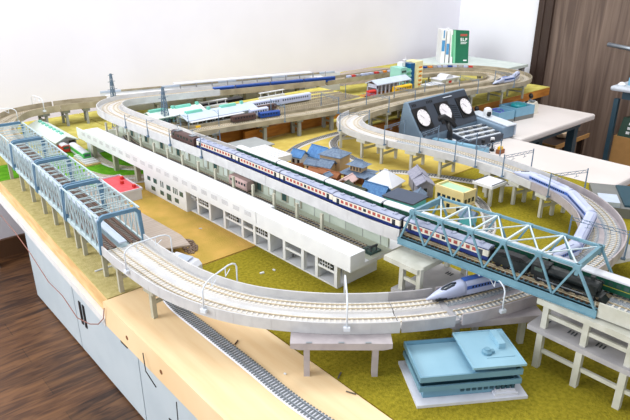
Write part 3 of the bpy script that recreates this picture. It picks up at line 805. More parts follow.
# bullet train on the loop, inner side
def loft(rings, mb, mi=0):
    n = len(rings[0]); o = len(mb.v)
    for r in rings: mb.v += r
    for i in range(len(rings)-1):
        for k in range(n): mb.f.append((o+i*n+k,o+i*n+(k+1)%n,o+(i+1)*n+(k+1)%n,o+(i+1)*n+k)); mb.m.append(mi)
    mb.f.append(tuple(o+k for k in range(n))); mb.m.append(mi); mb.f.append(tuple(o+(len(rings)-1)*n+k for k in range(n))); mb.m.append(mi)
def bullet(label, s0, s1, nose=False, tail=False, path=UP, u=-.0165, z=.0567, group='bullet train cars'):
    a, b = path.off(s0,u), path.off(s1,u); c = (a+b)/2; L = (b-a).length; ang = atan2((b-a).y,(b-a).x)
    t = thing('bullet_train_car', label, 'train car', (c.x,c.y,z), ang, group); h = L/2; W = .0175
    NL = .056
    x0 = -h+(NL if nose else .001); x1 = h-(NL if tail else .001)
    MB().extr(profile(W,.003,.0165,.0218), 0, x0, x1).build('body', 'shink_white', t)
    if nose or tail:
        sg = -1 if nose else 1; xs = x0 if nose else x1; rings = []
        for i in range(12):
            f = i/11; x = xs+sg*NL*f
            k = max(.03,(1-f**2.1)); top = .0045+(.0218-.0045)*(1-f**1.35)**.85 if f < 1 else .0050
            wv = W*max(.12,(1-f**3.0))
            e = .003+(top-.003)*.62
            rings.append([(x,y,zz) for y,zz in profile(wv,.003+.0008*f,e,top)])
        mb = MB(); loft(rings, mb); mb.build('nose', 'shink_white', t, smooth=True)
        mb = MB(); rr = []
        for i in range(6):
            f = .22+.40*i/5; x = xs+sg*NL*f; top = .0045+(.0218-.0045)*(1-f**1.35)**.85; wv = W*(.34 if 0 < i < 5 else .12)
            rr.append([(x,-wv,top-.0022),(x,-wv*.6,top+.0002),(x,0,top+.0007),(x,wv*.6,top+.0002),(x,wv,top-.0022),(x,0,top-.003)])
        loft(rr, mb); mb.build('cockpit_glass', 'glass_dark', t, smooth=True)
    mb = MB(); mg = MB()
    for sg in (-1,1):
        mb.box(x0,x1,sg*W/2-.0002,sg*W/2+.0003,.0105,.0158)
        k = x0+.008
        while k < x1-.008: mg.box(k,k+.0026,sg*W/2+sg*.0002-.0002,sg*W/2+sg*.0002+.0003,.0118,.0148); k += .0048
    bd = mb.build('blue_band', 'shink_blue', t); mg.build('windows', 'glass_dark', bd)
    if nose:
        MB().extr([(x0-.002,.0217),(x0+.03,.0217),(x0+.026,.0226),(x0+.002,.0226)], 1, -.0045,.0045).build('roof_stripe', 'shink_blue', t)
    else:
        MB().extr([(x0+.01,.0215),(x1-.01,.0215),(x1-.013,.0226),(x0+.013,.0226)], 1, -.0042,.0042).build('roof_fairing', 'shink_white', t)
    bogies(t, L*.95, .015)
    return t
sn = UP.near(.542,.396)-.002
J1 = UP.near(.960,.369); J2 = UP.near(1.036,.445); J3 = UP.near(1.09,.60)
q = (J1-sn)/3
bullet('white and blue bullet train nose car under the left part of the steel bridge', sn, sn+q-.002, nose=True, u=-.0150)
bullet('bullet train car hidden largely beneath the steel truss bridge', sn+q+.001, sn+2*q-.001)
bullet('bullet train car curving past the right end of the truss bridge top', sn+2*q+.001, J1-.001)
bullet('bullet train car on the right bend beside the lattice portals', J1+.001, J2-.001)
bullet('tail bullet train car on the right viaduct next to the white desk', J2+.001, J3, tail=True)
# silver train on the far bend
s0 = UP.near(1.86,1.146)
bullet('silver-white train car rounding the far bend left of the door, front one', s0, s0+.12, nose=True)
bullet('silver-white train car rounding the far bend, rear one', s0+.123, s0+.235)

# coloured container wagons on the far bend
s0 = UP.near(2.10,1.42); cols_ = ['red','shink_white','shink_white','sky_train','concrete','shink_white','orange','shink_white','concrete','shink_white']
for i in range(9):
    a = s0+i*.068; c = UP.off(a+.033,-.0165)
    t = thing('container_wagon', ORD[i]+' flat wagon with small containers on the wall side line, counted from the far bend', 'wagon', (c.x,c.y,.0567), UP.ang(a+.033), 'container wagons')
    MB().box(-.031,.031,-.008,.008,.005,.0072).build('flatbed', 'box_grey', t)
    for k in range(3): MB().box(-.029+k*.020,-.013+k*.020,-.0065,.0065,.0073,.0135).build('container', cols_[(i+k*2) % 10], t)
    bogies(t, .06)

# blue bullet train and platforms along the back wall
wl = ['leftmost blue and white train car along the back wall','blue and white train car along the wall, second from the left','blue and white train car along the wall, third from the left','rightmost blue and white train car along the back wall']
sb = WL.near(1.0,1.735)+.0
for i in range(4):
    a = sb+i*.128; c = WL.off(a+.062,.0165)
    t = thing('train_coach', wl[i], 'train car', (c.x,c.y,.0567), WL.ang(a+.067), 'blue train cars by the wall')
    MB().box(-.061,.061,-.008,.008,.003,.017).build('body', 'sky_train', t)
    MB().extr(profile(.0162,.017,.0180,.020), 0, -.061,.061).build('roof', 'sky_train' if i else 'shink_blue', t)
    MB().box(-.061,.061,-.0083,.0083,.0115,.0135).build('window_band', 'glass_dark', t)
    bogies(t, .13)
t = thing('wall_platform', 'long white station platform roof on posts along the back wall', 'platform', (1.1,1.86,0))
P_ = Path([(.74,1.855),(.90,1.812),(1.15,1.748),(1.5,1.655)])
MB().sweep(P_.sub(0,P_.len-.01,0), [(-.02,.045),(.018,.045),(.018,.066),(-.02,.066)]).build('platform_slab', 'white', t, world=True)
MB().sweep(P_.sub(.22,P_.len-.06,0), [(-.018,.084),(.014,.084),(.014,.087),(-.018,.087)]).build('canopy', 'roof_white', t, world=True)
for i in range(11): c = P_.at(.24+i*.055); MB().box(c.x-.0015,c.x+.0015,c.y-.0015,c.y+.0015,.066,.084).build('canopy_post', 'concrete', t, world=True)
for i in range(6): c = P_.at(.03+i*.145); MB().box(c.x-.004,c.x+.004,c.y-.004,c.y+.004,.0,.045).build('foot', 'concrete', t, world=True)
t = thing('screen_fence', 'long thin brown and white screen wall behind the wall-side platform', 'fence', (1.1,1.9,0))
P2 = Path([(.74,1.90),(.90,1.857),(1.15,1.793),(1.60,1.675)])
MB().sweep(P2.sub(0,P2.len-.005,0), [(-.002,.0),(.002,.0),(.002,.068),(-.002,.068)]).build('panel', 'white', t, world=True)
k = 0.0; j = 0
while k < P2.len-.07:
    MB().sweep(P2.sub(k,k+.065,0), [(-.003,.0681),(.003,.0681),(.003,.074),(-.003,.074)]).build('coping', 'concrete_brown' if j % 3 else 'walkway', t, world=True); k += .0662; j += 1

# ================================================================== train yard
def yard_track(label, pts, z=.0502, **kw):
    p = Path(pts); t = thing('yard_track', label, 'track', (pts[0][0],pts[0][1],z), 0, 'yard tracks')
    put_track(t, p, .001, p.len-.001, z, (0,), ballast=kw.get('b','concrete_brown'), sleeper='sleeper_dark', rail='rail', pitch=.008, bw=.010)
yl = ['yard track nearest the brown locomotive','second yard track from the front','third yard track from the front','yard track under the silver railcars','yard track between the two mint sheds','rearmost yard track inside the first mint shed']
yv = [1.366,1.386,1.412,1.440,1.478,1.53]
for i, (lb, yy) in enumerate(zip(yl, yv)):
    yard_track(lb, [(.705,yy+.012),(.9,yy+.006),(1.1,yy-.004),(1.25,yy-.008),(1.39,1.372+(yy-1.366)*.75)])
def shed(label, x0, x1, y0, y1, z, h, hr, wm, rm, vm, cat='shed', vents=2):
    t = thing('train_shed', label, cat, (x0,y0,z)); Lx = x1-x0; Wy = y1-y0
    mb = MB()
    mb.box(0,Lx,0,.0025,h*.62,h); mb.box(0,Lx,Wy-.0025,Wy,0,h)
    n = 9
    for i in range(n): mb.box(i*(Lx-.004)/(n-1),i*(Lx-.004)/(n-1)+.004,0,.003,0,h*.62)
    mb.build('wall', wm, t)
    e = .006
    MB().extr([(-e,h-.002),(Wy/2,h+hr),(Wy+e,h-.002),(Wy+e,h),(Wy/2,h+hr+.0025),(-e,h)], 0, -.006, Lx+.006).build('roof', rm, t)
    MB().extr([(0,h-.0005),(Wy,h-.0005),(Wy/2,h+hr-.001)], 0, Lx-.002, Lx).extr([(0,h-.0005),(Wy,h-.0005),(Wy/2,h+hr-.001)], 0, 0, .002).build('gable', wm, t)
    for i in range(vents):
        a = Lx*(i+.28)/vents-.02
        MB().extr([(Wy/2-.007,h+hr-.002),(Wy/2+.007,h+hr-.002),(Wy/2+.005,h+hr+.007),(Wy/2-.005,h+hr+.007)], 0, a, a+.05).build('roof_lantern', vm, t)
        MB().box(a+.068,a+.076,Wy/2-.004,Wy/2+.004,h+hr,h+hr+.009).build('roof_vent', vm, t)
    return t
shed('long mint-roofed train shed near the two lattice towers, the rear one', .705,.86,1.462,1.522,.0502,.022,.010,'mint','white_green','mint_dark')
shed('long pale train shed with mint roof lanterns, the front one beside the brown locomotive', .765,.985,1.385,1.448,.0502,.022,.010,'white_green','walkway','mint_dark')
def block(name, label, cat, loc, rz, L, W, H, m, roof, group=None):
    t = thing(name, label, cat, loc, rz, group)
    MB().extr(profile(W,.003,H-.004,H), 0, -L/2, L/2).build('body', m, t)
    MB().extr([(-W/2+.002,H-.003),(W/2-.002,H-.003),(0,H+.0006)], 0, -L/2+.001, L/2-.001).build('roof', roof, t)
    mb = MB()
    for sg in (-1,1):
        k = -L/2+.006
        while k < L/2-.008: mb.box(k,k+.004,sg*W/2-.0002,sg*W/2+.0003,H*.5,H*.72); k += .0085
    mb.build('window_row', 'glass_dark', t); bogies(t, L)
    return t
zy = .0546
block('railcar', 'silver-white railcar on the yard track, the left one', 'train car', (1.055,1.436,zy), -.04, .115,.019,.024,'shink_white','roof_white','silver railcars in the yard')
block('railcar', 'silver-white railcar on the yard track, the right one', 'train car', (1.168,1.431,zy), -.06, .115,.019,.024,'shink_white','roof_white','silver railcars in the yard')
block('railcar', 'low brown-roofed railcar between silver railcars and navy wagon', 'train car', (1.03,1.405,zy), -.03, .08,.016,.018,'brown_loco','roof_white')
block('freight_locomotive', 'dark brown locomotive in the yard in front of the mint shed', 'locomotive', (*IN.off(IN.near(.905,1.317),-.0165),.0567), IN.ang(IN.near(.905,1.317)), .070,.017,.020,'brown_loco','seam')
block('wagon', 'navy blue wagon coupled beside the dark brown yard locomotive', 'wagon', (*IN.off(IN.near(.985,1.31),-.0165),.0567), IN.ang(IN.near(.985,1.31)), .062,.016,.018,'sky_train','navy')
block('railcar', 'short pale railcar behind the navy yard wagon', 'train car', (.985,1.372,zy), -.03, .06,.017,.020,'shink_white','roof_white')
t = thing('coal_stage', 'low white platform with yellow gear in front of the mint train shed', 'platform', (.765,1.370,.0502))
MB().box(.0,.17,.0,.012,.0,.008).build('slab', 'white', t); MB().box(.0,.17,-.002,.010,.018,.0195).build('roof', 'roof_white', t)
for i in range(6): MB().box(.005+i*.031,.007+i*.031,.004,.006,.008,.018).build('post', 'steel', t)
MB().box(.01,.022,-.010,-.002,0,.009).build('crate', 'yellow_train', t, label='yellow crate')

# platform roofs between the upper viaduct and the village
t = thing('flat_roof_hall', 'low grey flat-roofed hall behind the green train tail', 'building', (.725,1.180,0))
MB().box(.0,.17,.0,.085,.026,.0285).build('roof', 'grey_flat', t); MB().box(.004,.164,.004,.081,0,.026).build('wall', 'concrete_brown', t)
for i, (dx, lb) in enumerate([(0,'white ribbed platform roof nearest the green train tail'),(.06,'white ribbed platform roof with dark gap, near the tan grass')]):
    t = thing('platform_canopy', lb, 'canopy', (.748+dx,1.068,0))
    MB().box(.0,.045,-.005,.10,.034,.037).build('roof', 'white', t)
    MB().box(.0,.045,-.007,-.0052,.022,.037).box(.0455,.0475,-.007,.10,.026,.037).build('fascia', 'white', t)
    mb = MB()
    for k in range(8): mb.box(.0,.045,.004+k*.012,.005+k*.012,.0371,.0377)
    mb.build('roof_rib', 'concrete', t)
    for yy in (.0,.045,.09): MB().box(.020,.024,yy,yy+.004,.0,.034).build('post', 'white', t)
    MB().box(.005,.042,-.004,.098,.0,.011).build('platform', 'concrete', t)
# ================================================================== village
def house(label, x, y, w, d, h, rh, rz, wm, rm, kind='gable', cat='house', over=.004, win=2, name='model_house', group=None):
    t = thing(name, label, cat, (x,y,0), rz, group); a, b = w/2, d/2; h *= 1.22 if kind != 'flat' else 1
    MB().box(-a,a,-b,b,0,h).build('wall', wm, t)
    o = over
    if kind == 'gable':
        mb = MB(); th = .002
        mb.extr([(-b-o,h-.001),(0,h+rh),(b+o,h-.001),(b+o,h+.0012),(0,h+rh+th+.001),(-b-o,h+.0012)], 0, -a-o, a+o); mb.box(-a-o,a+o,-.0012,.0012,h+rh+.001,h+rh+.0042)
        mb.build('roof', rm, t)
        MB().extr([(-b,h),(b,h),(0,h+rh-.0006)], 0, -a+.0004, -a+.002).extr([(-b,h),(b,h),(0,h+rh-.0006)], 0, a-.002, a-.0004).build('gable', wm, t)
    elif kind == 'hip':
        r = max(0, a-b)*1.0+.002; z0, z1 = h-.0005, h+rh
        MB().add([(-a-o,-b-o,z0),(a+o,-b-o,z0),(a+o,b+o,z0),(-a-o,b+o,z0),(-a-o,-b-o,z0+.0012),(a+o,-b-o,z0+.0012),(a+o,b+o,z0+.0012),(-a-o,b+o,z0+.0012),(-r,0,z1),(r,0,z1)],
            [(0,3,2,1),(0,1,5,4),(1,2,6,5),(2,3,7,6),(3,0,4,7),(4,5,9,8),(5,6,9),(6,7,8,9),(7,4,8)]).box(-r,r,-.001,.001,z1-.001,z1+.0018).build('roof', rm, t)
    else:
        MB().box(-a-o,a+o,-b-o,b+o,h,h+rh).build('roof', rm, t)
    for k in range(win):
        xx = -a+(k+.5)*w/win
        MB().box(xx-.0035,xx+.0035,-b-.0006,-b+.0003,h*.38,h*.78).build('window', 'glass_dark', t)
    MB().box(-a-.0006,-a+.0003,-.0035,.0035,h*.38,h*.78).build('window', 'glass_dark', t)
    return t
house('small white model house with bright blue gable roof at the village back left', .886,1.070,.030,.028,.020,.012,-1.35,'white','roof_blue')
house('model house with wide bright blue gable roof at the village back', .935,1.050,.046,.040,.016,.021,-1.45,'wall_tan','roof_blue')
house('large tan model house with slate-blue hipped roof and upper storey', .925,.985,.055,.046,.034,.014,-1.3,'wall_tan','roof_slate','hip')
house('lower wing with slate gable roof attached before the large tan house', .892,.975,.032,.03,.018,.011,-1.3,'wall_tan','roof_slate')
house('little house with slate-blue roof and pink walls near the village fence', .886,1.018,.030,.024,.014,.009,-1.3,'wall_pink','roof_slate')
house('small brown shop with orange-brown walls below the temple', .868,.930,.03,.022,.012,.007,-1.3,'wall_brown','wall_brown','gable')
house('small tan kiosk with slate roof beside the green train roof', .838,.918,.015,.013,.020,.004,.2,'wall_tan','roof_slate','gable',win=1)
house('low pinkish house with rust roof right of the brown shop', .872,.885,.034,.024,.012,.007,.3,'wall_brown','wall_pink')
house('narrow red-brown stall between the kiosk and the pink-walled house', .862,.985,.026,.016,.010,.005,-1.3,'wall_brown','wall_brown')
house('small tan shed with brown roof in front of the slate-roofed wing', .868,.955,.020,.016,.012,.006,-1.3,'wall_tan','wall_brown')
house('tiny dark green-roofed hut between rust roofs and blue roof', .850,.868,.018,.016,.011,.005,.3,'wall_brown','roof_olive')
# two-tier temple
t = thing('model_temple', 'two-tiered temple model with curved slate-blue roofs in the village', 'temple', (.920,.900,0), -1.35)
MB().box(-.026,.026,-.022,.022,0,.017).build('lower_wall', 'wall_brown', t)
MB().box(-.015,.015,-.013,.013,.024,.036).build('upper_wall', 'wall_tan', t)
def tier(a, b, z, h, r, flare=.003):
    rings = []
    for f in (0,.25,.5,.75,1):
        s = 1-f; k = s**1.35; z_ = z+h*f**1.0+ (flare*(s**4)); rings.append([((-1)**(q in (0,3))*(r+(a-r)*k), (-1 if q < 2 else 1)*(.001+(b-.001)*k), z_) for q in range(4)])
    mb = MB(); loft(rings, mb); mb.box(-r,r,-.0012,.0012,z+h-.001,z+h+.0025); return mb
tier(.036,.032,.016,.011,.012).build('lower_roof', 'roof_slate', t)
tier(.024,.020,.035,.013,.011).build('upper_roof', 'roof_slate', t)
for x in (-.012,-.004,.004,.012): MB().box(x-.0015,x+.0015,-.0136,-.0128,.026,.034).build('window', 'glass_dark', t)
house('low annex with slate roof at the right of the temple', .925,.858,.03,.024,.010,.009,-1.3,'wall_brown','roof_slate')
house('plain white model hall with tall pyramid roof', .932,.828,.056,.050,.010,.028,-1.35,'white','roof_white','hip',over=.006)
house('model house with steep bright blue gable roof beside the olive shed', .862,.790,.052,.032,.012,.017,-1.42,'roof_blue','roof_blue')
house('dark olive flat-gabled shed beside the green train roof', .838,.826,.046,.022,.014,.006,-1.45,'roof_olive','roof_olive')
house('cyan-walled building with flat dark slate roof', .868,.716,.066,.050,.026,.003,-1.45,'wall_cyan','roof_dark','flat',win=4)
house('grey-lilac gabled storehouse right of the white pyramid hall', 0.985,.778,.045,.034,.022,.014,.9,'roof_grey','roof_grey',win=0)
house('grey-lilac gabled storehouse closest to the yellow building', .958,.742,.034,.034,.022,.010,.9,'roof_grey','roof_grey',win=0)
house('small slate lean-to left of the yellow building', .918,.722,.028,.022,.012,.008,.5,'wall_brown','roof_slate',win=1)
# yellow flat-roofed building
t = thing('model_building', 'cream-yellow flat-roofed model building behind the truss bridge', 'building', (.939,.648,0))
W, D_, Hh = .040, .068, .045
mb = MB(); mb.box(-W/2,W/2,-D_/2,D_/2,0,Hh); mb.box(-W/2-.001,-W/2+.002,-D_/2-.001,D_/2+.001,Hh,Hh+.006).box(W/2-.002,W/2+.001,-D_/2-.001,D_/2+.001,Hh,Hh+.003).box(-W/2,W/2,-D_/2-.001,-D_/2+.002,Hh,Hh+.006).box(-W/2,W/2,D_/2-.002,D_/2+.001,Hh,Hh+.006)
mb.build('wall', 'wall_yellow', t); MB().box(-W/2+.002,W/2-.002,-D_/2+.002,D_/2-.002,Hh+.0001,Hh+.0015).build('roof', 'roof_pale_green', t)
for k in range(5):
    for z in (.010,.026): 
        if z > .02 or k % 2 == 0:
            yy = -D_/2+.010+k*.0120; MB().box(-W/2-.0006,-W/2+.0003,yy-.0038,yy+.0038,z,z+.009).build('window', 'glass_dark', t)
for k in range(3):
    xx = -W/2+.008+k*.012; MB().box(xx-.0038,xx+.0038,-D_/2-.0006,-D_/2+.0003,.026,.035).build('window', 'glass_dark', t)
MB().box(-W/2-.0012,W/2,-D_/2-.0012,-D_/2,.019,.0205).build('string_course', 'wall_tan', t)
t = thing('timber_stand', 'teal-walled little stand below the yellow building', 'stand', (.905,.590,0), .2)
MB().box(-.014,.014,-.012,.012,.0,.017).build('wall', 'wall_cyan', t); MB().extr([(-.016,.017),(.016,.017),(0,.027)], 1, -.015,.015).build('roof', 'roof_slate', t)
# village fence and white curb walls
t = thing('wooden_fence', 'low brown picket fence at the back left of the village', 'fence', (.86,1.09,0))
mb = MB(); mb.bar((.843,1.118,.007),(.858,1.055,.007),.002,.014); mb.bar((.858,1.055,.007),(.880,1.045,.007),.002,.014); mb.build('panel', 'wall_brown', t, world=True)
mb = MB()
for k in range(7): mb.box(.8425+k*.0023,.8445+k*.0023,1.114-k*.0095,1.116-k*.0095,0,.0165)
mb.build('post', 'wall_brown', t, world=True)
t = thing('boundary_wall', 'long white boundary wall between the village and the green train', 'wall', (.80,.95,0))
MB().box(.822,.827,.84,1.05,.0,.020).build('panel', 'white', t, world=True)
mb = MB()
for k in range(13): mb.box(.8205,.8285,.84+k*.0172,.843+k*.0172,0,.022)
mb.build('post', 'wall_pink', t, world=True)

# ================================================================== blue office model
t = thing('office_model', 'light blue multi-storey office model on a white base at the bottom right', 'building', (.4435,.3285,0), -.59)
t.scale = (1,1,1.08)
Lx, Ly = .121, .068
MB().box(-.004,Lx+.006,-.010,Ly+.004,.0,.0035).build('base', 'office_base', t)
MB().box(.006,Lx-.008,.002,Ly-.006,.0036,.0144).build('ground_floor', 'office_blue', t)
mb = MB()
for k in range(6): mb.box(.050+k*.0070,.0545+k*.0070,.0010,.0021,.0085,.0125)
mb.build('ground_window_row', 'office_dark', t)
mb = MB().box(.088,.116,-.007,.0015,.0037,.0065).box(.091,.114,-.004,.0018,.0066,.0088); mb.build('entrance_steps', 'office_base', t)
mb = MB()
for k in range(4): mb.box(.092+k*.006,.096+k*.006,-.0012,.0018,.0089,.0138)
mb.build('entrance_door', 'office_dark', t)
def tray(x0,x1,y0,y1,z0,z1,e=.002,fl=.0018):
    m_ = MB(); m_.box(x0,x1,y0,y1,z0,z0+fl); m_.box(x0,x1,y0,y0+e,z0+fl,z1); m_.box(x0,x1,y1-e,y1,z0+fl,z1); m_.box(x0,x0+e,y0+e,y1-e,z0+fl,z1); m_.box(x1-e,x1,y0+e,y1-e,z0+fl,z1); return m_
tray(.0,Lx,-.002,Ly,.0145,.0205).build('balcony', 'office_blue', t)
MB().box(.006,Lx-.006,.006,Ly-.006,.0163,.0262).build('upper_floor', 'office_dark', t)
mb = MB()
for k in range(4): mb.box(.050+k*.020,.058+k*.020,.0052,.0060,.0206,.0262)
mb.build('pillar', 'office_blue', t)
tray(.0,Lx,-.002,Ly,.0263,.0330).build('terrace', 'office_blue', t)
MB().box(.0022,.068,.0002,Ly-.0025,.0282,.0288).build('terrace_floor', 'office_roof', t)
MB().box(.066,Lx-.006,.004,Ly-.004,.0288,.0385).build('penthouse', 'office_blue', t)
mb = MB().box(.074,Lx-.010,.0032,.0039,.0331,.0380); mb.build('penthouse_window', 'office_dark', t)
tray(.060,Lx+.002,-.004,Ly-.002,.0386,.0412,.0018,.0020).build('roof', 'office_roof', t)
MB().box(.103,.111,.028,.056,.0405,.0470).build('roof_duct', 'office_roof', t)
mb = MB(); mb.lathe((.086,.022,.0405), [(.006,0),(.006,.003),(.0035,.0045),(.0035,.006)], 10); mb.box(.091,.095,.020,.025,.0405,.0435); mb.build('cooling_unit', 'office_blue', t)
MB().box(.082,.116,.012,.014,.0405,.0413).build('roof_pipe', 'office_roof', t)

# ================================================================== far buildings
t = thing('apartment_tower', 'tall green, dark blue and cream apartment tower model in the background', 'building', (1.640,1.432,0))
t.scale = (.95,.93,1.02)
MB().box(0,.035,-.025,.03,0,.108).build('green_wing', 'mint', t, label='pale green wing with stacked balconies')
MB().box(.030,.062,-.022,.03,0,.100).build('middle_wing', 'flat_green', t)
MB().box(.062,.092,-.018,.03,0,.117).build('stair_tower', 'flat_blue', t, label='dark blue glazed stair tower')
MB().box(.088,.128,-.024,.03,0,.122).build('cream_wing', 'flat_cream', t)
MB().box(.028,.046,-.004,.02,.1082,.123).build('roof_house', 'white', t)
mb = MB(); mb.tube([(.056,.006,.10),(.056,.006,.142)], .0012, 6); mb.box(.048,.066,.0,.012,.128,.131); mb.build('antenna', 'white', t)
for k in range(6):
    z = .012+k*.0155
    MB().box(.034,.060,-.028,-.0222,z,z+.006).build('balcony', 'mint', t)
    MB().box(.005,.030,-.0256,-.0252,z+.002,z+.009).build('window', 'glass_green', t)
    MB().box(.106,.124,-.029,-.0242,z+.002,z+.0075).build('balcony', 'flat_cream', t)
    MB().box(.106,.124,-.0246,-.0241,z+.008,z+.014).build('window', 'orange', t, label='orange window')  # plain orange panes on the cream wing
MB().box(-.012,.05,-.040,-.028,0,.02).build('podium', 'mint', t)
t = thing('engine_shed', 'pale open-fronted engine shed with ribbed walls holding a yellow railcar', 'shed', (1.445,1.338,.050))
# sits on the grass between the inner line and the tower
mb = MB(); mb.box(0,.16,.045,.048,0,.036)
for k in range(9): mb.box(k*.0195,k*.0195+.004,0,.004,0,.036)
mb.box(0,.003,.0,.048,.024,.036); mb.box(.157,.16,0,.048,.024,.036); mb.build('wall', 'walkway', t)
MB().extr([(-.004,.034),(.024,.046),(.052,.034),(.052,.037),(.024,.049),(-.004,.037)], 0, -.005,.165).build('roof', 'walkway', t)
MB().box(-.038,.17,-.026,.05,-.050,-.0003).build('plinth', 'orange_wood', t)
block('railcar', 'bright yellow railcar standing in front of the pale engine shed', 'train car', (1.555,1.326,.050), -.01, .085,.016,.024,'yellow_train','yellow_train')
block('railcar', 'red railcar left of the pale engine shed', 'train car', (1.423,1.345,.050), -.01, .032,.016,.022,'red','red')
t = thing('model_building', 'white arched service building right of the apartment tower', 'building', (1.825,1.368,0))
MB().box(0,.11,0,.05,0,.050).build('wall', 'white', t)
mb = MB(); mb.extr([(.052+.024*cos(a*pi/12), .048+.018*sin(a*pi/12)) for a in range(13)], 1, .002,.046); mb.box(-.004,.114,-.004,.054,.0501,.0525); mb.build('roof', 'roof_white', t)
for k in range(3): MB().box(.010+k*.035,.028+k*.035,-.0006,-.0001,.030,.044).build('door', 'red' if k == 1 else 'concrete', t)
t = thing('model_building', 'low white store with red sign between tower and arched building', 'building', (1.735,1.348,0))
MB().box(0,.075,0,.04,0,.042).build('wall', 'white', t); MB().box(-.003,.078,-.003,.043,.0421,.045).build('roof', 'roof_white', t)
MB().box(.012,.05,-.0040,-.0032,.0365,.0425).build('sign_board', 'red', t)
t = thing('embankment', 'low tan plaster hill with tunnel mouth at the back near the tower', 'hill', (1.48,1.78,0))
mb = MB(); rings = []
for i in range(9):
    a = i/8; w_ = .035+.02*sin(a*pi); hh = .022+.022*sin(a*pi)
    rings.append([(1.56+a*.5, 1.78+ww*w_-a*.05, max(.0005,hh*zz)) for ww, zz in ((-1,0),(-.8,.6),(-.3,.95),(.3,1),(.8,.6),(1,0))])
loft(rings, mb); mb.build('slope', 'planks', t, world=True)
for x, y, lb in ((1.12,1.545,'white low platform strip left of the yellow slope near the wall line'),(.90,1.552,'white low platform strip beside the black gap near the wall line')):
    t = thing('small_platform', lb, 'platform', (x,y,.0502)); MB().box(0,.10,0,.012,.0,.006).build('slab', 'white', t); MB().box(.0,.10,.002,.010,.018,.0205).build('roof', 'roof_white', t)
    mb = MB()
    for k in range(4): mb.box(.004+k*.03,.006+k*.03,.005,.007,.006,.018)
    mb.build('post', 'white', t)
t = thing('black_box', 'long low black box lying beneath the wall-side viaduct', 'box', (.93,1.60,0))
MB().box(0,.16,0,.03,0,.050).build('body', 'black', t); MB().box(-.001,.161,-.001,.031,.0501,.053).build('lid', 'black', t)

# ================================================================== interior bits at left
t = thing('tram_shed', 'long pale mint-roofed tram shed behind the left truss bridges', 'shed', (.505,1.665,0), .0)
MB().box(-.026,-.0235,-.09,.13,0,.024).box(.0235,.026,-.09,.13,0,.024).box(-.006,.006,-.09,-.087,0,.024).box(-.026,.026,.127,.13,0,.024).build('wall', 'concrete', t)
MB().extr([(-.031,.0225),(0,.036),(.031,.0225),(.031,.025),(0,.0385),(-.031,.025)], 1, -.096,.135).build('roof', 'white_green', t)
MB().extr([(-.026,.0235),(.026,.0235),(0,.0345)], 1, -.09,-.088).build('gable', 'concrete', t)
mb = MB()
for k in range(7): mb.extr([(-.004,.037),(.004,.037),(.003,.042),(-.003,.042)], 1, -.07+k*.028, -.055+k*.028)
mb.build('roof_lantern', 'mint_dark', t)
t.location = (.505,1.665,0)
def tram(label, x, y, rz, m):
    t = thing('tram', label, 'tram', (x,y,0), rz)
    MB().extr(profile(.019,.004,.018,.0235), 0, -.055,.0545).build('body', 'roof_white', t)
    MB().box(-.057,-.0551,-.0094,.0094,.004,.021).build('front', m, t)
    for sg in (-1,1): MB().box(-.055,.054,sg*.0095-.0002,sg*.0095+.0003,.010,.0185).build('side_stripe', m, t)
    MB().box(-.0575,-.0571,-.007,.007,.012,.019).build('windscreen', 'glass_green', t); bogies(t, .1)
tram('green and white tram rolling out of the mint-roofed tram shed', .510,1.500,pi/2-.05,'tram_green')
tram('red-fronted tram just inside the mint-roofed tram shed', .492,1.60,pi/2,'red')
for lb, pts in [('curved ground track passing below the white platform nose', [(.545,1.50),(.535,1.42),(.548,1.34),(.60,1.29),(.66,1.27)]),
                ('pale ground track curving left of the station pillars', [(.47,1.36),(.485,1.31),(.525,1.265),(.59,1.237),(.665,1.228)]),
                ('pale ground track in front of the first, nearer the red-roofed model', [(.45,1.31),(.475,1.262),(.52,1.232),(.58,1.21),(.665,1.20)])]:
    t = thing('ground_track', lb, 'track', (pts[0][0],pts[0][1],0), 0, 'ground tracks left of the station'); p = Path(pts)
    put_track(t, p, 0, p.len-.001, .0003, (0,), ballast='ballast_pale', sleeper='sleeper_pale', rail='rail')
t = thing('station_hut', 'small white hut below the far left nose of the white platform', 'building', (.575,1.51,0))
MB().box(-.035,.035,-.014,.014,0,.026).build('wall', 'white', t); MB().box(-.038,.038,-.017,.017,.0261,.029).build('roof', 'roof_white', t)
MB().box(-.012,.004,-.0146,-.0141,.008,.018).build('window', 'glass_dark', t); MB().box(.014,.022,-.0146,-.0141,.0,.018).build('door', 'concrete', t)
t = thing('track_stair', 'pale stepped ramp in front of the far end of the white platform', 'ramp', (.495,1.45,0))
MB().box(.485,.523,1.40,1.49,.0,.004).build('base', 'plywood_edge', t, world=True)
mb = MB()
for k in range(6): mb.box(.487,.521,1.405+k*.013,1.416+k*.013,.0041,.0065+k*.001)
mb.build('step', 'white', t, world=True)
# red-roofed model
t = thing('rooftop_model', 'low white-walled model block with open red roof deck', 'building', (.447,1.118,0), .0)
wx, wy = .047, .108
MB().box(0,wx,0,wy,.0,.0205).build('wall', 'office_base', t)
tray(-.002,wx+.002,-.002,wy+.002,.0206,.0255,.0016,.001).build('parapet', 'office_base', t)
MB().box(.0,wx,.0,wy,.0217,.0226).build('roof_deck', 'roof_red', t, label='rose red roof deck')
mb = MB()
for x, y in ((.040,.018),(.030,.055),(.042,.082)): mb.box(x-.003,x+.003,y-.004,y+.004,.0227,.029)
mb.build('roof_hatch', 'red', t)
mb = MB()
for k in range(6): mb.box(-.0008,-.0001,.010+k*.016,.020+k*.016,.006,.015)
mb.build('window_row', 'glass_green', t)
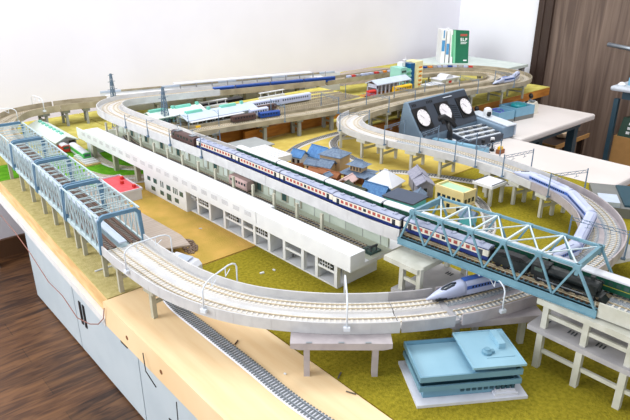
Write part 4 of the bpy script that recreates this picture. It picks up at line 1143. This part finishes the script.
# brown plank platform beside the nearest left truss
t = thing('plank_platform', 'long weathered brown-grey platform slab beside the left truss bridges', 'platform', (.41,.85,0))
MB().extr([(.392,.845),(.440,.825),(.448,.87),(.437,1.09),(.416,1.30),(.385,1.30),(.385,1.0)], 2, .0145, .0175).build('slab', 'planks', t, world=True)
mb = MB()
for y in (.86,.93,1.0,1.07,1.15): mb.box(.398,.404,y,y+.006,0,.0145); mb.box(.428,.434,y,y+.006,0,.0145)
mb.build('foot', 'steel', t, world=True)
t = thing('white_ramp_box', 'white slanted plastic box between plank platform and front curve', 'box', (.42,.80,0), .1)
MB().extr([(.0,.0),(.05,.0),(.05,.010),(.044,.017),(.008,.021),(.0,.021)], 1, -.02, .015).build('body', 'office_base', t); MB().box(.012,.036,-.017,.012,.0195,.0215).build('panel', 'walkway', t)
t.location = (.392,.805,0); t.rotation_euler = (0,0,-1.15)
mb = MB(); random.seed(3)
for i in range(150):
    a = random.random()*2*pi; r = random.random()**.6; x = .452+cos(a)*r*.014+.008*r*sin(a); y = .852+sin(a)*r*.028; s = .0008+random.random()*.0016
    mb.rbox((x,y,.0001), (s*2,s*1.6,s), a)
tag(mb.build('rubble_patch','rubble'), 'small patch of grey-brown rubble on the orange grass', 'rubble', kind='stuff')
# small loose things
def stick(name, label, cat, p, q, w, m, z=.0012):
    t = MB().bar((p[0],p[1],z),(q[0],q[1],z),w,w*.7).build(name, m); tag(t, label, cat); return t
def pxs(name, label, cat, x0,y0,x1,y1,w,m): p = at(x0,y0); q = at(x1,y1); return stick(name, label, cat, p, q, w, m)
pxs('white_strip','short white plastic strip lying on the khaki grass','strip', 95,272,113,266,.0026,'white')
pxs('twig','dark twig on bare plywood beneath the front viaduct','twig', 235,345,238,341,.0016,'sleeper_brown')
pxs('twig','thin curled dark sliver on the plywood edge near the olive grass','twig', 346,392,356,395,.0012,'sleeper_dark')
pxs('twig','dark splinter standing on olive grass beside the wide front pier','twig', 338,379,341,373,.0016,'sleeper_dark')
pxs('plastic_chip','white chip on the olive grass left of the arcade end','chip', 260,274,264,273,.003,'white')
pxs('plastic_chip','tiny white chip right of the larger one on olive grass','chip', 273,270,275,271,.0025,'white')
pxs('plastic_chip','tiny white crumb on the bare plywood','chip', 284,374,286,375,.002,'white')
pxs('plastic_chip','white fleck on the orange grass before the station','chip', 199,229,202,229,.002,'white')
# small white box on the arcade floor
t = thing('model_car', 'small white car model parked in the station arcade', 'car', (.566,.705,.0032), .4)
MB().extr([(-.012,.001),(.012,.001),(.012,.005),(.007,.0055),(.004,.009),(-.006,.009),(-.010,.0055),(-.012,.005)], 1, -.005,.005).build('body', 'white', t)
mb = MB()
for x in (-.007,.007): mb.extr([(x+.0022*cos(k*pi/5), .0022+.0022*sin(k*pi/5)) for k in range(10)], 1, -.0053,.0053)
mb.build('wheels', 'black', t)
# loose flexible track on plywood
FT = Path([(.415,.93),(.385,.86),(.355,.78),(.337,.70),(.3365,.60),(.3375,.50),(.337,.43),(.342,.37),(.352,.30),(.366,.22)])
t = thing('flexible_track', 'grey flexible track lying loose on the bare plywood', 'track', (.337,.5,0), 0)
put_track(t, FT, .05, FT.len-.001, .0002, (0,), ballast='office_base', sleeper='sleeper_grey', rail='steel', pitch=.0048, bw=.0098)
# ground track on the right behind the village
for lb, pts in [('pale ground track running behind the village to the small table', [(1.16,1.20),(1.09,1.165),(1.045,1.11),(1.025,1.04),(1.01,.96)]),
                ('pale ground track crossing the olive grass under the small table', [(.995,.905),(1.035,.865),(1.075,.79),(1.12,.69),(1.19,.625),(1.26,.59)]),
                ('curved ground track right of the yellow building', [(1.045,.735),(1.025,.66),(.98,.60),(.91,.545),(.83,.52)]),
                ('ground track branching left toward the white platform roofs', [(.93,1.165),(.99,1.195),(1.07,1.212),(1.18,1.22)])]:
    t = thing('ground_track', lb, 'track', (pts[0][0],pts[0][1],0), 0, 'ground tracks around the village'); p = Path(pts)
    put_track(t, p, 0, p.len-.001, .0003, (0,), ballast='ballast_pale', sleeper='sleeper_dark', rail='steel')
# small white table model
t = thing('small_table', 'small white four-legged pier table standing free on the green grass', 'pier', (1.108,.650,0), -.02)
t.location = (1.028,.628,0)
MB().box(-.026,.026,-.024,.024,.040,.046).build('top', 'white', t)
mb = MB().box(-.024,.024,-.022,-.0205,.0461,.0475).box(-.024,.024,.0205,.022,.0461,.0475); mb.build('top_rib', 'seam', t)
for x in (-.020,.020):
    for y in (-.018,.018): MB().box(x-.003,x+.003,y-.003,y+.003,0,.040).build('leg', 'pier', t)
# dark pieces at the right edge
t = thing('low_track_bed', 'grey-blue track bed with dark rails at the right frame edge', 'track', (1.175,.405,0), .55)
MB().box(-.02,.12,-.09,.06,.0,.020).build('base', 'box_grey', t)
MB().box(-.01,.11,-.08,-.05,.0201,.024).box(-.01,.11,-.02,.01,.0201,.024).build('rail_strip', 'office_dark', t)
MB().box(-.018,.03,.02,.056,.0201,.030).build('platform', 'walkway', t)
t = thing('lower_deck_slab', 'white slotted pier deck under the right side of the big curve', 'slab', (.915,.335,0), -.4)
MB().box(-.04,.05,-.035,.035,.030,.036).build('slab', 'deck_pale', t)
for x in (-.042,.042):
    for y in (-.036,.026): MB().box(x-.003,x+.003,y-.003,y+.003,0,.030).build('leg', 'pier', t)
t = thing('grass_tuft', 'ragged mound of green grass matting against the white desk', 'grass', (1.245,.540,0), -1.2)
rings = []
for i in range(10):
    a = i/9; rings.append([(-.05+a*.14, yy*(.4+.6*sin(a*pi)), zz*(.006+.007*abs(sin(a*9)))+.0002) for yy, zz in ((-.03,0),(-.02,.7),(0,1.1),(.012,.6),(.018,0))])
mb = MB(); loft(rings, mb); mb.build('mat', 'moss', t)
# ================================================================== catenary: lattice portals
def lattice_portal(label, s, path=UP, w=.084, z=.0565, H=.042, sides=(1,1), group='lattice catenary portals'):
    c = path.at(s); t = thing('catenary_portal', label, 'catenary portal', (c.x,c.y,z), path.ang(s), group); h = w/2
    for sg in (-1,1):
        MB().tube([(0,sg*h,-.004),(0,sg*h,H+.003)], [.0015,.0011], 6).box(-.002,.002,sg*h-.0045 if sg > 0 else sg*h-.002, sg*h+.002 if sg > 0 else sg*h+.0045,-.004,-.001).build('post', 'pole', t)
    mb = MB(); mb.bar((0,-h,H),(0,h,H),.0008); mb.bar((0,-h,H-.005),(0,h,H-.005),.0008)
    n = 10
    for i in range(n): a = -h+w*i/n; mb.bar((0,a,H if i % 2 else H-.005),(0,a+w/n,H-.005 if i % 2 else H),.0006)
    for u in (-.0165,.0165): mb.bar((0,u,H-.005),(0,u,H-.011),.0006); mb.bar((0,u-.006,H-.010),(0,u+.004,H-.012),.0006)
    mb.build('lattice_beam', 'pole', t)
    return t
for (x,y), lb in zip([(1.10,1.075),(1.087,.935),(1.098,.84),(1.108,.745),(1.10,.685),(1.10,.605),(1.06,.475),(.86,.337)],
   ['lattice catenary portal at the tight bend nearest the yard','lattice catenary portal in front of the console left corner','lattice catenary portal in front of the console gauges','lattice catenary portal in front of the console lever','lattice catenary portal left of the white desk corner','lattice catenary portal standing over the bullet train tail','lattice catenary portal over the bullet train by the desk edge','lattice catenary portal just beyond the truss bridge end']):
    lattice_portal(lb, UP.near(x,y))
for (x,y), lb in zip([(1.29,1.192),(1.42,1.192),(1.56,1.18),(1.72,1.16),(1.90,1.146)],
   ['lattice catenary portal on the back line behind the console left side','lattice catenary portal on the back line behind the yellow railcar','lattice catenary portal on the back line behind the right gauge','lattice catenary portal on the back line left of the blue boxes','lattice catenary portal on the back line before the far bend']):
    lattice_portal(lb, UP.near(x,y))
for x, lb in ((1.0,'slim lattice portal on the yard line right of the navy wagon'),(1.18,'slim lattice portal on the yard line near the white bend')):
    lattice_portal(lb, IN.near(x,1.30), IN)
# white arched poles on the front curve
def arch(label, s, H=.036, w=.074, path=UP, z=.0605):
    c = path.at(s); t = thing('arched_pole', label, 'catenary arch', (c.x,c.y,z), path.ang(s), 'white arched catenary poles'); h = w/2
    pts = [(0,-h,0),(0,-h,H*.72),(0,-h+.003,H*.86),(0,-h+.009,H*.95),(0,-h+.018,H),(0,h-.018,H),(0,h-.009,H*.95),(0,h-.003,H*.86),(0,h,H*.72),(0,h,0)]
    MB().tube(pts, .0011, 7).build('frame', 'pole_white', t, smooth=True)
    for sg in (-1,1): MB().box(-.004,.004,sg*h-.003,sg*h+.003,-.004,.0008).build('foot', 'pole_white', t)
    mb = MB()
    for u in (-.018,.012): mb.bar((0,u,H),(0,u,H-.013),.0009); mb.bar((0,u,H-.013),(0,u+.010,H-.007),.0008)
    mb.build('wire_arm', 'pole_white', t)
for (x,y), lb in zip([(.327,.735),(.358,.59),(.452,.458),(.61,.367)],
   ['white arched pole nearest the left truss bridges','white arched pole above the loose track at the front left','white arched pole above the wide front pier','white arched pole beside the bullet train cockpit']):
    arch(lb, UP.near(x,y))
for (x,y), lb in zip([(.40,1.745),(.53,1.83)], ['faint white arched pole at the far left of the olive wall curve','faint white arched pole on the olive wall curve above the tram shed']):
    arch(lb, WL.near(x,y), path=WL)
# slim poles on the upper viaduct
for i, (x, y, h_) in enumerate([(.5865-.002,1.225,.038),(.5715,1.130,.034),(.572,1.01,.046),(.640,1.045,.036),(.642,1.20,.036),(.5700,1.33,.03)]):
    side = x < .6
    xx = ex(y)-.0015 if side else ex(y)+.066+.0015
    t = thing('catenary_pole', ['slim grey pole on the near viaduct edge left of the brown locomotive','slim grey pole right at the brown locomotive','tall slim grey pole beside the last blue and cream coach','slim grey pole on the far viaduct edge behind the last coach','slim grey pole on the far viaduct edge by the mint shed','slim grey pole at the far left of the upper viaduct'][i], 'pole', (xx,y,.100), 0, 'slim poles along the upper viaduct')
    MB().tube([(0,0,0),(0,0,h_)], [.0012,.0008], 6).build('post', 'pole', t)
    sg = 1 if side else -1
    MB().bar((0,0,h_-.004),(sg*.018,0,h_-.006),.0007).bar((0,0,h_-.012),(sg*.014,0,h_-.006),.0006).build('arm', 'pole', t)
    MB().box(-.003,.003,-.003,.003,-.003,.001).build('foot', 'pole', t)
for (x,y,lb) in ((.83,1.338,'small pole in the yellow yard strip by the grey hall'),(.74,1.34,'small pole at the left end of the yard'),(1.33,1.37,'small pole in the yard near the white bend'),(1.46,1.40,'small pole left of the red railcar'),(1.70,1.33,'small pole right of the yellow railcar')):
    zz = .0502 if x < 1.4 else 0
    t = thing('catenary_pole', lb, 'pole', (x,y,zz), 0, 'yard poles'); MB().tube([(0,0,0),(0,0,.05)], .001, 6).build('post', 'pole', t); MB().bar((0,0,.045),(0,.03,.043),.0007).bar((0,0,.038),(0,.022,.0435),.0006).build('arm', 'pole', t)
# transmission towers
def tower(label, x, y, z, H, bw):
    t = thing('lattice_tower', label, 'tower', (x,y,z), .2, 'lattice towers'); mb = MB()
    cs = [(-1,-1),(1,-1),(1,1),(-1,1)]; n = 8
    def cr(i, f): k = bw*(1-f*.82)/2; return (cs[i][0]*k, cs[i][1]*k, H*f)
    for i in range(4): mb.bar(cr(i,0), cr(i,1), .0016)
    for k in range(n):
        a, b = k/n, (k+1)/n
        for i in range(4): j = (i+1) % 4; mb.bar(cr(i,a),cr(j,b),.0008); mb.bar(cr(j,a),cr(i,b),.0008); mb.bar(cr(i,b),cr(j,b),.0009)
    mb.build('frame', 'pole', t)
    mb = MB()
    for f in (.72,.86,.98): mb.bar((-.014*(1.3-f)*2,0,H*f),(.014*(1.3-f)*2,0,H*f),.0012)
    mb.build('cross_arm', 'pole', t); MB().box(-bw*.6,bw*.6,-bw*.6,bw*.6,-.001,.001).build('base', 'concrete', t)
tower('tall lattice tower at the left end of the upper viaduct against the white wall', .700,1.700,.001,.16,.020)
tower('tall lattice tower standing by the front mint train shed', .742,1.468,.0512,.100,.018)

# ================================================================== desks
def desk(label, x0, x1, y0, y1, zt, th, legs):
    t = thing('desk', label, 'desk', (x0,y0,FZ)); h = zt-FZ
    MB().box(0,x1-x0,0,y1-y0,h-th,h).build('desktop', 'desk_top', t, bevel=.006)
    mb = MB(); a, b = x1-x0, y1-y0
    mb.box(.03,a-.03,.035,.05,h-th-.028,h-th).box(.03,a-.03,b-.05,b-.035,h-th-.028,h-th).box(.03,.045,.05,b-.05,h-th-.028,h-th).box(a-.045,a-.03,.05,b-.05,h-th-.028,h-th)
    mb.build('frame', 'desk_leg', t)
    for x, y in legs: MB().box(x,x+.028,y,y+.028,0,h-th-.0285).build('leg', 'desk_leg', t)
desk('white desk holding the small blue boxes, in front of the brown door', 1.665,2.165,.925,1.158,-.05,.022,[(.04,.04),(.44,.04),(.44,.17)])
desk('white desk beside the right curve, carrying the meter console', 1.312,1.655,.548,1.205,-.05,.022,[(.03,.05),(.285,.05),(.285,.55)])
t = thing('side_table', 'small pale-topped table with teal legs by the brown door', 'table', (2.47,.62,FZ))
h = .44+.0
MB().box(0,.26,0,.40,h-.02,h).build('top', 'console_light', t, bevel=.008)
MB().box(.02,.24,.34,.355,h-.05,h-.0205).box(.02,.035,.03,.34,h-.05,h-.0205).build('frame', 'desk_leg', t)
for x, y in ((.012,.362),(.22,.362),(.012,.02),(.22,.02)): MB().box(x,x+.018,y,y+.018,0,h-.0505).build('leg', 'desk_leg', t)
t = thing('tissue_box', 'small bright blue box on the side table at the right frame edge', 'box', (2.53,.955,.0))
MB().box(0,.06,-.10,.022,.0,.03).build('body', 'box_blue', t); MB().box(-.0004,.0,-.085,-.02,.008,.022).build('label_panel', 'navy', t)
t = thing('crumpled_tissue', 'small crumpled white tissue on the side table corner', 'tissue', (2.505,.99,0)); MB().lathe((0,0,0), [(.012,0),(.015,.005),(.010,.011),(.004,.014)], 9).build('tissue', 'paper', t)
t = thing('cardboard_box', 'open cardboard box under the side table with dark green bag inside', 'box', (2.42,.70,FZ))
MB().box(.0,.20,-.0,.300,.0,.006).box(.0,.006,-.0,.300,.006,.235).box(.194,.20,-.0,.300,.006,.235).box(.006,.194,-.0,.006,.006,.235).box(.006,.194,.294,.300,.006,.235).build('carton', 'cardboard', t)
t.location = (2.507,.682,FZ)
t = thing('bag', 'dark green bag with white printing sticking out of the cardboard box', 'bag', (2.50,.79,FZ+.0062))
MB().extr([(-.07,0),(.07,0),(.085,.20),(.06,.29),(-.05,.30),(-.085,.22)], 1, -.07,.095).build('body', 'bag_green', t)
mb = MB()
for k, (w_, z_) in enumerate([(.05,.292),(.045,.272),(.03,.25)]): pass
for r in range(3):
    for q in range(5): mb.box(-.0905+.0006*r,-.0895+.0006*r,.055-q*.024,.068-q*.024,.235+r*.022,.247+r*.022)
pm = MB()
for r in range(3):
    for q in range(4): pm.box(-.080+r*.008,-.0775+r*.008,.050-q*.022,.064-q*.022,.240+r*.017,.250+r*.017)
pm.build('printing', 'paper', t)
t.location = (2.602,.880,FZ+.0062)
t = thing('rock', 'pale knobbly rock ornament on the low dark shelf behind the desks', 'rock', (2.30,1.10,-.2003))
mb = MB(); random.seed(5)
rings = []
for i in range(7):
    a = i/6; r = .034*sin(pi*(a*.94+.03))**.6; rings.append([(r*cos(k*pi/5)*(1+.35*random.random())*1.3, r*sin(k*pi/5)*(1+.3*random.random()), a*.055) for k in range(10)])
loft(rings, mb); mb.build('stone', 'rock', t)
t = thing('low_shelf', 'low dark shelf with light front edge behind the desks', 'shelf', (2.0,1.0,FZ))
MB().box(.0,.28,.0,.095,.222,.2395).build('top', 'door_dark', t); MB().box(-.003,-.0001,.0,.095,.222,.2395).box(-.003,.28,-.003,-.0001,.222,.2395).build('edge', 'cardboard', t)
for x, y in ((.01,.01),(.25,.01),(.01,.07),(.25,.07)): MB().box(x,x+.02,y,y+.02,0,.2219).build('leg', 'door_dark', t)
t.location = (2.17,1.06,FZ)

# ================================================================== meter console
t = thing('meter_console', 'blue-grey control console with three round white gauges', 'control console', (1.340,1.055,-.0499), .04)
Lc = .300
MB().extr([(.0,.0),(.090,.0),(.090,.05),(.078,.128),(.066,.131),(.0,.034)], 0, 0, Lc).build('housing', 'console', t, bevel=.003)
# the sloping panel runs from (y .0,z .034) to (y .066,z .131)
nv = Vector((0,-.097,.066)).normalized(); uv = Vector((0,.066,.097)).normalized(); o0 = Vector((0,.0,.034))
def pan(x, v, e=0): return Vector((x,0,0))+o0+uv*v+nv*e
mb = MB(); vs = [pan(.006,.004,.0003),pan(Lc-.006,.004,.0003),pan(Lc-.006,.113,.0003),pan(.006,.113,.0003),pan(.006,.004,.002),pan(Lc-.006,.004,.002),pan(Lc-.006,.113,.002),pan(.006,.113,.002)]
mb.add(vs, [(0,3,2,1),(4,5,6,7),(0,1,5,4),(1,2,6,5),(2,3,7,6),(3,0,4,7)]); mb.build('face_panel', 'console_dark', t)
def disc(mb, x, v, r, e0, e1, n=24):
    o = len(mb.v)
    for e in (e0,e1):
        for k in range(n): a = 2*pi*k/n; mb.v.append(tuple(pan(x+r*cos(a), v+r*sin(a), e)))
    mb.f.append(tuple(o+k for k in range(n))[::-1]); mb.m.append(0); mb.f.append(tuple(o+n+k for k in range(n))); mb.m.append(0)
    for k in range(n): mb.f.append((o+k,o+(k+1)%n,o+n+(k+1)%n,o+n+k)); mb.m.append(0)
for gx in (.036,.146,.256):
    m1 = MB(); 
    vs = [pan(gx+a,.058+b,e) for e in (.0021,.0045) for a, b in ((-.034,-.034),(.034,-.034),(.034,.034),(-.034,.034))]
    m1.add(vs, [(0,3,2,1),(4,5,6,7),(0,1,5,4),(1,2,6,5),(2,3,7,6),(3,0,4,7)]); disc(m1, gx, .058, .030, .0045, .007)
    g = m1.build('gauge', 'black', t)
    m2 = MB(); disc(m2, gx, .058, .0265, .0071, .0078); m2.build('dial', 'gauge', g)
    m3 = MB()
    for k in range(9):
        a = -.7+k*(pi+1.4)/8; p = pan(gx+cos(a)*.021,.058+sin(a)*.021,.0082); q = pan(gx+cos(a)*.025,.058+sin(a)*.025,.0082); m3.bar(p,q,.0009,.0006)
    m3.bar(pan(gx,.056,.0084), pan(gx-.013,.070,.0084), .0012,.0006); m3.build('needle_and_ticks', 'black', g)
mb = MB()
for r in range(7): p = pan(.186,.034+r*.007,.0026); q = pan(.216,.028+r*.007,.0026); mb.bar(p,q,.0028,.001)
mb.build('speaker_grille', 'black', t)
mb = MB()
for i in range(4): mb.bar(pan(.085+i*.008,.098,.0024), pan(.085+i*.008,.106,.0024), .004,.001)
for i in range(3): mb.bar(pan(.015+i*.007,.098,.0024), pan(.015+i*.007,.106,.0024), .0035,.001)
mb.build('label_marks', 'black', t)
mb = MB(); mb.bar(pan(.168,.104,.0024), pan(.212,.104,.0024), .008,.001); mb.build('name_plate', 'console_light', t)
# key desk in front
t = thing('control_desk', 'low grey control box with rows of light keys in front of the console', 'control box', (1.452,.972,-.0499), -.12)
MB().extr([(0,0),(.088,0),(.088,.035),(0,.022)], 0, 0,.155).build('housing', 'console_dark', t)
MB().extr([(.006,.0230),(.084,.0346),(.084,.0366),(.006,.0250)], 0, .005,.150).build('key_panel', 'console_light', t)
for r in range(3):
    for q in range(7):
        k = MB().box(-.008,.008,-.006,.006,0,.004).build('key', 'box_grey' if (q+r) % 2 else 'console_dark', t); k.location = (.016+q*.0205,.018+r*.025,.0262+r*.0043)
t = thing('side_controller', 'pale blue wedge controller with white shoulder beside the console', 'controller', (1.615,.962,-.0499), -.12)
MB().extr([(0,0),(.15,0),(.15,.050),(0,.038)], 0, 0,.055).build('housing', 'console', t, bevel=.004)
MB().extr([(-.003,.0385),(.152,.0512),(.152,.055),(-.003,.0425)], 0, .014,.060).box(.0556,.060,-.003,.152,.006,.038).build('cover', 'console_light', t, bevel=.001)
t = thing('joystick', 'white knob with black front standing on the pale blue controller', 'knob', (1.660,1.052,.0005))
MB().lathe((0,0,0.0), [(.012,0),(.014,.012),(.012,.024),(.006,.028)], 14).build('body', 'white', t); MB().lathe((-.006,-.009,.003), [(.006,0),(.008,.007),(.006,.014)], 10).build('front', 'black', t)
t = thing('throttle_lever', 'black throttle lever with T-grip on white base before the left gauge', 'lever', (1.422,1.018,-.0499))
t.scale = (1.08,1.08,1.15)
MB().lathe((0,0,0), [(.023,0),(.023,.012),(.018,.020)], 18).build('base', 'console_light', t)
MB().tube([(0,0,.018),(-.006,-.004,.045),(-.004,.012,.068)], [.007,.006,.006], 8).build('stem', 'black', t, smooth=True)
MB().tube([(-.030,.018,.078),(-.016,.014,.080),(.008,.008,.068),(.020,.0,.052)], [.009,.0085,.007,.006], 8).build('grip', 'black', t, smooth=True)
for i, (x,y,m_,lb) in enumerate([(1.470,.935,'black','black toggle knob nearest the throttle lever'),(1.488,.915,'black','black toggle knob in front of the key rows'),(1.510,.930,'white','white toggle knob in front of the key rows'),(1.452,.905,'black','black toggle knob at the front left of the group')]):
    t = thing('toggle_knob', lb, 'knob', (x,y,-.0499), 0, 'toggle knobs'); MB().lathe((0,0,0), [(.007,0),(.007,.006),(.0025,.008),(.0025,.022),(.006,.024),(.006,.033)], 10).build('knob', m_, t); MB().box(-.008,.008,-.008,.008,-.00005,.0008).build('plate', 'steel', t)
t = thing('switch_strip', 'long pale blue plastic strip lying behind the white viaduct on the desk', 'strip', (1.335,1.045,-.0499), -1.03)
t.rotation_euler = (0,0,-1.38)
MB().box(0,.17,-.009,.009,0,.030).build('body', 'box_blue', t, bevel=.001); MB().box(.145,.167,-.0085,.0085,.0301,.033).build('end_cap', 'console', t)
t.location = (1.385,1.050,-.0499)
t = thing('yellow_clip', 'small yellow clip with brown block between console and desk edge', 'clip', (1.475,.88,-.0499)); MB().box(0,.025,0,.014,.0,.012).build('block', 'wall_brown', t); MB().box(.004,.018,.002,.012,.0121,.020).build('clip', 'yellow_train', t)
for lb, x, y, m_ in (('purple-blue wire tangle on the desk before the left gauge',1.36,1.02,'purple'),('white wire tangle between the lever and the keys',1.43,.905,'pole_white')):
    pts = []; random.seed(int(x*1000))
    for k in range(16): pts.append((random.uniform(-.022,.022), random.uniform(-.022,.022), .004+random.uniform(0,.022)))
    t = thing('wire_tangle', lb, 'wire', (x,y,-.052)); MB().tube(pts, .0013, 5).build('wire', m_, t)
# blue boxes at the back of the desk
def tbox(label, x, y, rz, L, W, H, group='blue parts boxes'):
    t = thing('parts_box', label, 'box', (x,y,-.0499), rz, group)
    MB().box(0,L,0,W,0,H*.32).build('base', 'box_grey', t); tray(0,L,0,W,H*.321,H,.003,.003).build('tray', 'box_blue', t); return t
tbox('nearer open blue parts box with purple wires on the far desk', 1.755,1.068,-.15,.078,.06,.042)
tbox('farther open blue parts box with a teal roll on the far desk', 1.848,1.060,-.12,.100,.075,.045)
def lever(label, x, y, z=-.0499):
    t = thing('black_lever', label, 'lever', (x,y,z), .3, 'black levers')
    MB().box(-.014,.014,-.010,.010,0,.018).build('base', 'box_grey', t); MB().tube([(0,0,.018),(-.004,0,.046)], .003, 8).build('stem', 'steel', t)
    MB().tube([(-.016,-.006,.050),(-.002,0,.053),(.010,.004,.046)], [.007,.008,.006], 8).build('grip', 'black', t, smooth=True)
lever('black-gripped lever between the console and the blue boxes', 1.722,1.135)
lever('black-gripped lever behind the farther blue box', 2.05,1.125)
t = thing('tape_roll', 'teal roll lying in the farther blue box', 'tape roll', (1.905,1.087,-.0315))
mb = MB(); n = 20; rings = []
mb.lathe((0,0,0), [(.016,0),(.026,.001),(.028,.010),(.028,.026),(.024,.031),(.010,.032)], n); mb.build('roll', 'teal', t)
t = thing('wire_tangle', 'purple-blue wire coil inside the nearer blue box', 'wire', (1.792,1.095,-.031))
pts = [(.022*cos(k*.7)*(1+.1*sin(k)), .018*sin(k*.7), .002+.0011*k) for k in range(24)]; MB().tube(pts, .0016, 5).build('wire', 'purple', t)
t = thing('white_connector', 'pale cream plug body resting on top beside the far black lever', 'connector', (1.965,1.070,-.0499)); MB().extr([(0,0),(.05,0),(.05,.03),(.035,.046),(.0,.038)], 1, 0,.026).build('body', 'cream', t)
MB().box(.012,.03,.003,.022,.0465,.05).build('clip', 'steel', t)
# books
def book(label, x, y, rz, w, th, h, m, lean=0):
    t = thing('book', label, 'book', (x,y,.0002), rz); t.rotation_euler = (0, lean, rz)
    MB().box(0,th,0,w,0,h).build('cover', m, t); MB().box(.0012,th-.0012,.001,w+.0012,.003,h-.0025).build('pages', 'paper', t)
    return t
# book local: x thickness, y depth, spine at y=0 facing camera
bx, by = 2.345, 1.775
bz = AL-pi/2
t = thing('book', 'white book with blue spine band, leftmost of the standing books', 'book', (bx,by,.0121), bz)
MB().box(0,.019,0,.11,.0,.150).build('cover', 'paper', t); MB().box(.002,.017,-.0006,-.0001,.055,.105).build('spine_print', 'print_blue', t); MB().box(.007,.013,-.0006,-.0001,.115,.15).build('spine_title', 'print_blue', t)
t = thing('book', 'white book with small blue spine print, second from left', 'book', (bx+.0175,by-.0155,.0121), bz)
MB().box(-.0,.0150,0,.11,.0,.148).build('cover', 'paper', t); MB().box(.001,.014,-.0006,-.0001,.040,.090).build('spine_print', 'print_blue', t)
t = thing('book', 'thin white booklet leaning beside the green book', 'book', (bx+.0345,by-.0315,.0121), bz)
MB().extr([(-.0005,0),(.011,0),(.003,.152),(-.008,.152)], 1, 0, .11).build('cover', 'paper', t); MB().extr([(.003,.03),(.010,.03),(.005,.13),(-.001,.13)], 1, -.0006,-.0001).build('spine_print', 'flat_green', t)
t = thing('book', 'dark green hardback with white title showing its front, rightmost of the standing books', 'book', (bx+.0445,by-.0395,.0121), bz)
MB().extr([(.0005,0),(.074,0),(.066,.148),(-.008,.152)], 1, 0,.022).build('cover', 'book_green', t)
MB().extr([(.001,.0),(.012,.0),(.003,.150),(-.0078,.1515)], 1, -.0009,-.0002).build('spine', 'flat_green', t, label='lighter green spine edge')
def glyph(mb, s, x, z, h, y):
    G_ = {'S':['111','100','111','001','111'],'H':['101','101','111','101','101'],'P':['111','101','111','100','100'],'E':['111','100','110','100','111'],'L':['100','100','100','100','111'],'-':['000','000','111','000','000'],'A':['111','101','111','101','101'],'I':['010','010','010','010','010'],'R':['110','101','110','101','101']}
    u = h/5
    for ch in s:
        for r, row in enumerate(G_.get(ch, ['000']*5)):
            for c_, v in enumerate(row):
                if v == '1': mb.box(x+c_*u,x+(c_+1)*u,y-.0006,y-.0001,z+h-(r+1)*u,z+h-r*u)
        x += 4*u
mb = MB(); glyph(mb, 'SLP', .028, .102, .014, 0); mb.box(.030,.060,-.0006,-.0001,.095,.098).box(.030,.056,-.0006,-.0001,.089,.0915); mb.build('title', 'paper', t)
MB().box(.026,.058,-.0006,-.0001,.124,.134).build('red_line', 'curtain_red', t); MB().box(.050,.066,-.0006,-.0001,.010,.016).build('publisher_mark', 'paper', t)

# ================================================================== cables at the cabinet
def cable(label, pts, m, r=.0016): t = MB().tube(pts, r, 6).build('cable', m, smooth=True); tag(t, label, 'cable'); return t
cable('thin reddish cable sagging along the cabinet top under the boards', [(.2585,1.30,-.03),(.257,1.2,-.034),(.258,1.12,-.05),(.258,1.03,-.075),(.258,.96,-.072),(.2585,.90,-.088),(.2585,.84,-.070),(.2585,.80,-.05),(.2590,.775,-.028),(.2594,.766,-.006)], 'copper_wire', .0008)
cable('short dark cable hanging from a hole in the plywood edge', [(.2595,.645,-.018),(.256,.635,-.040),(.257,.61,-.052)], 'black', .0007)
cable('dark looped cable hanging below the plywood front edge', [(.2595,.56,-.045),(.254,.55,-.075),(.254,.565,-.086),(.254,.575,-.078),(.254,.555,-.074),(.254,.53,-.090),(.254,.527,-.115)], 'black', .0007)

# ================================================================== light
w = bpy.data.worlds.new('world'); SC.world = w; w.use_nodes = True
bg = w.node_tree.nodes['Background']; bg.inputs[0].default_value = (.93,.96,1,1); bg.inputs[1].default_value = .80
def area(name, loc, tgt, sx, sy, e, c=(1,1,1)):
    l = bpy.data.lights.new(name, 'AREA'); l.shape = 'RECTANGLE'; l.size = sx; l.size_y = sy; l.energy = e; l.color = c
    o = bpy.data.objects.new(name, l); COL.objects.link(o); o.location = loc
    o.rotation_euler = (Vector(tgt)-Vector(loc)).to_track_quat('-Z','Y').to_euler(); return o
area('window_light', (-1.3,1.5,.95), (.6,1.2,0), 1.2, 1.2, 33, (.99,.99,1))
area('overhead_fill', (.9,1.1,1.65), (.9,1.1,0), 1.2,.25, 13, (1,.99,.97))  # added fill from overhead
area('overhead_fill', (2.0,.7,1.65), (2.0,.7,0), 1.2,.25, 9, (1,.99,.97))  # second added overhead fill, above the desks, without a fixture
SC.view_settings.view_transform = 'Standard'; SC.view_settings.look = 'None'; SC.view_settings.exposure = .30; SC.view_settings.gamma = 1
SC.view_settings.use_curve_mapping = False
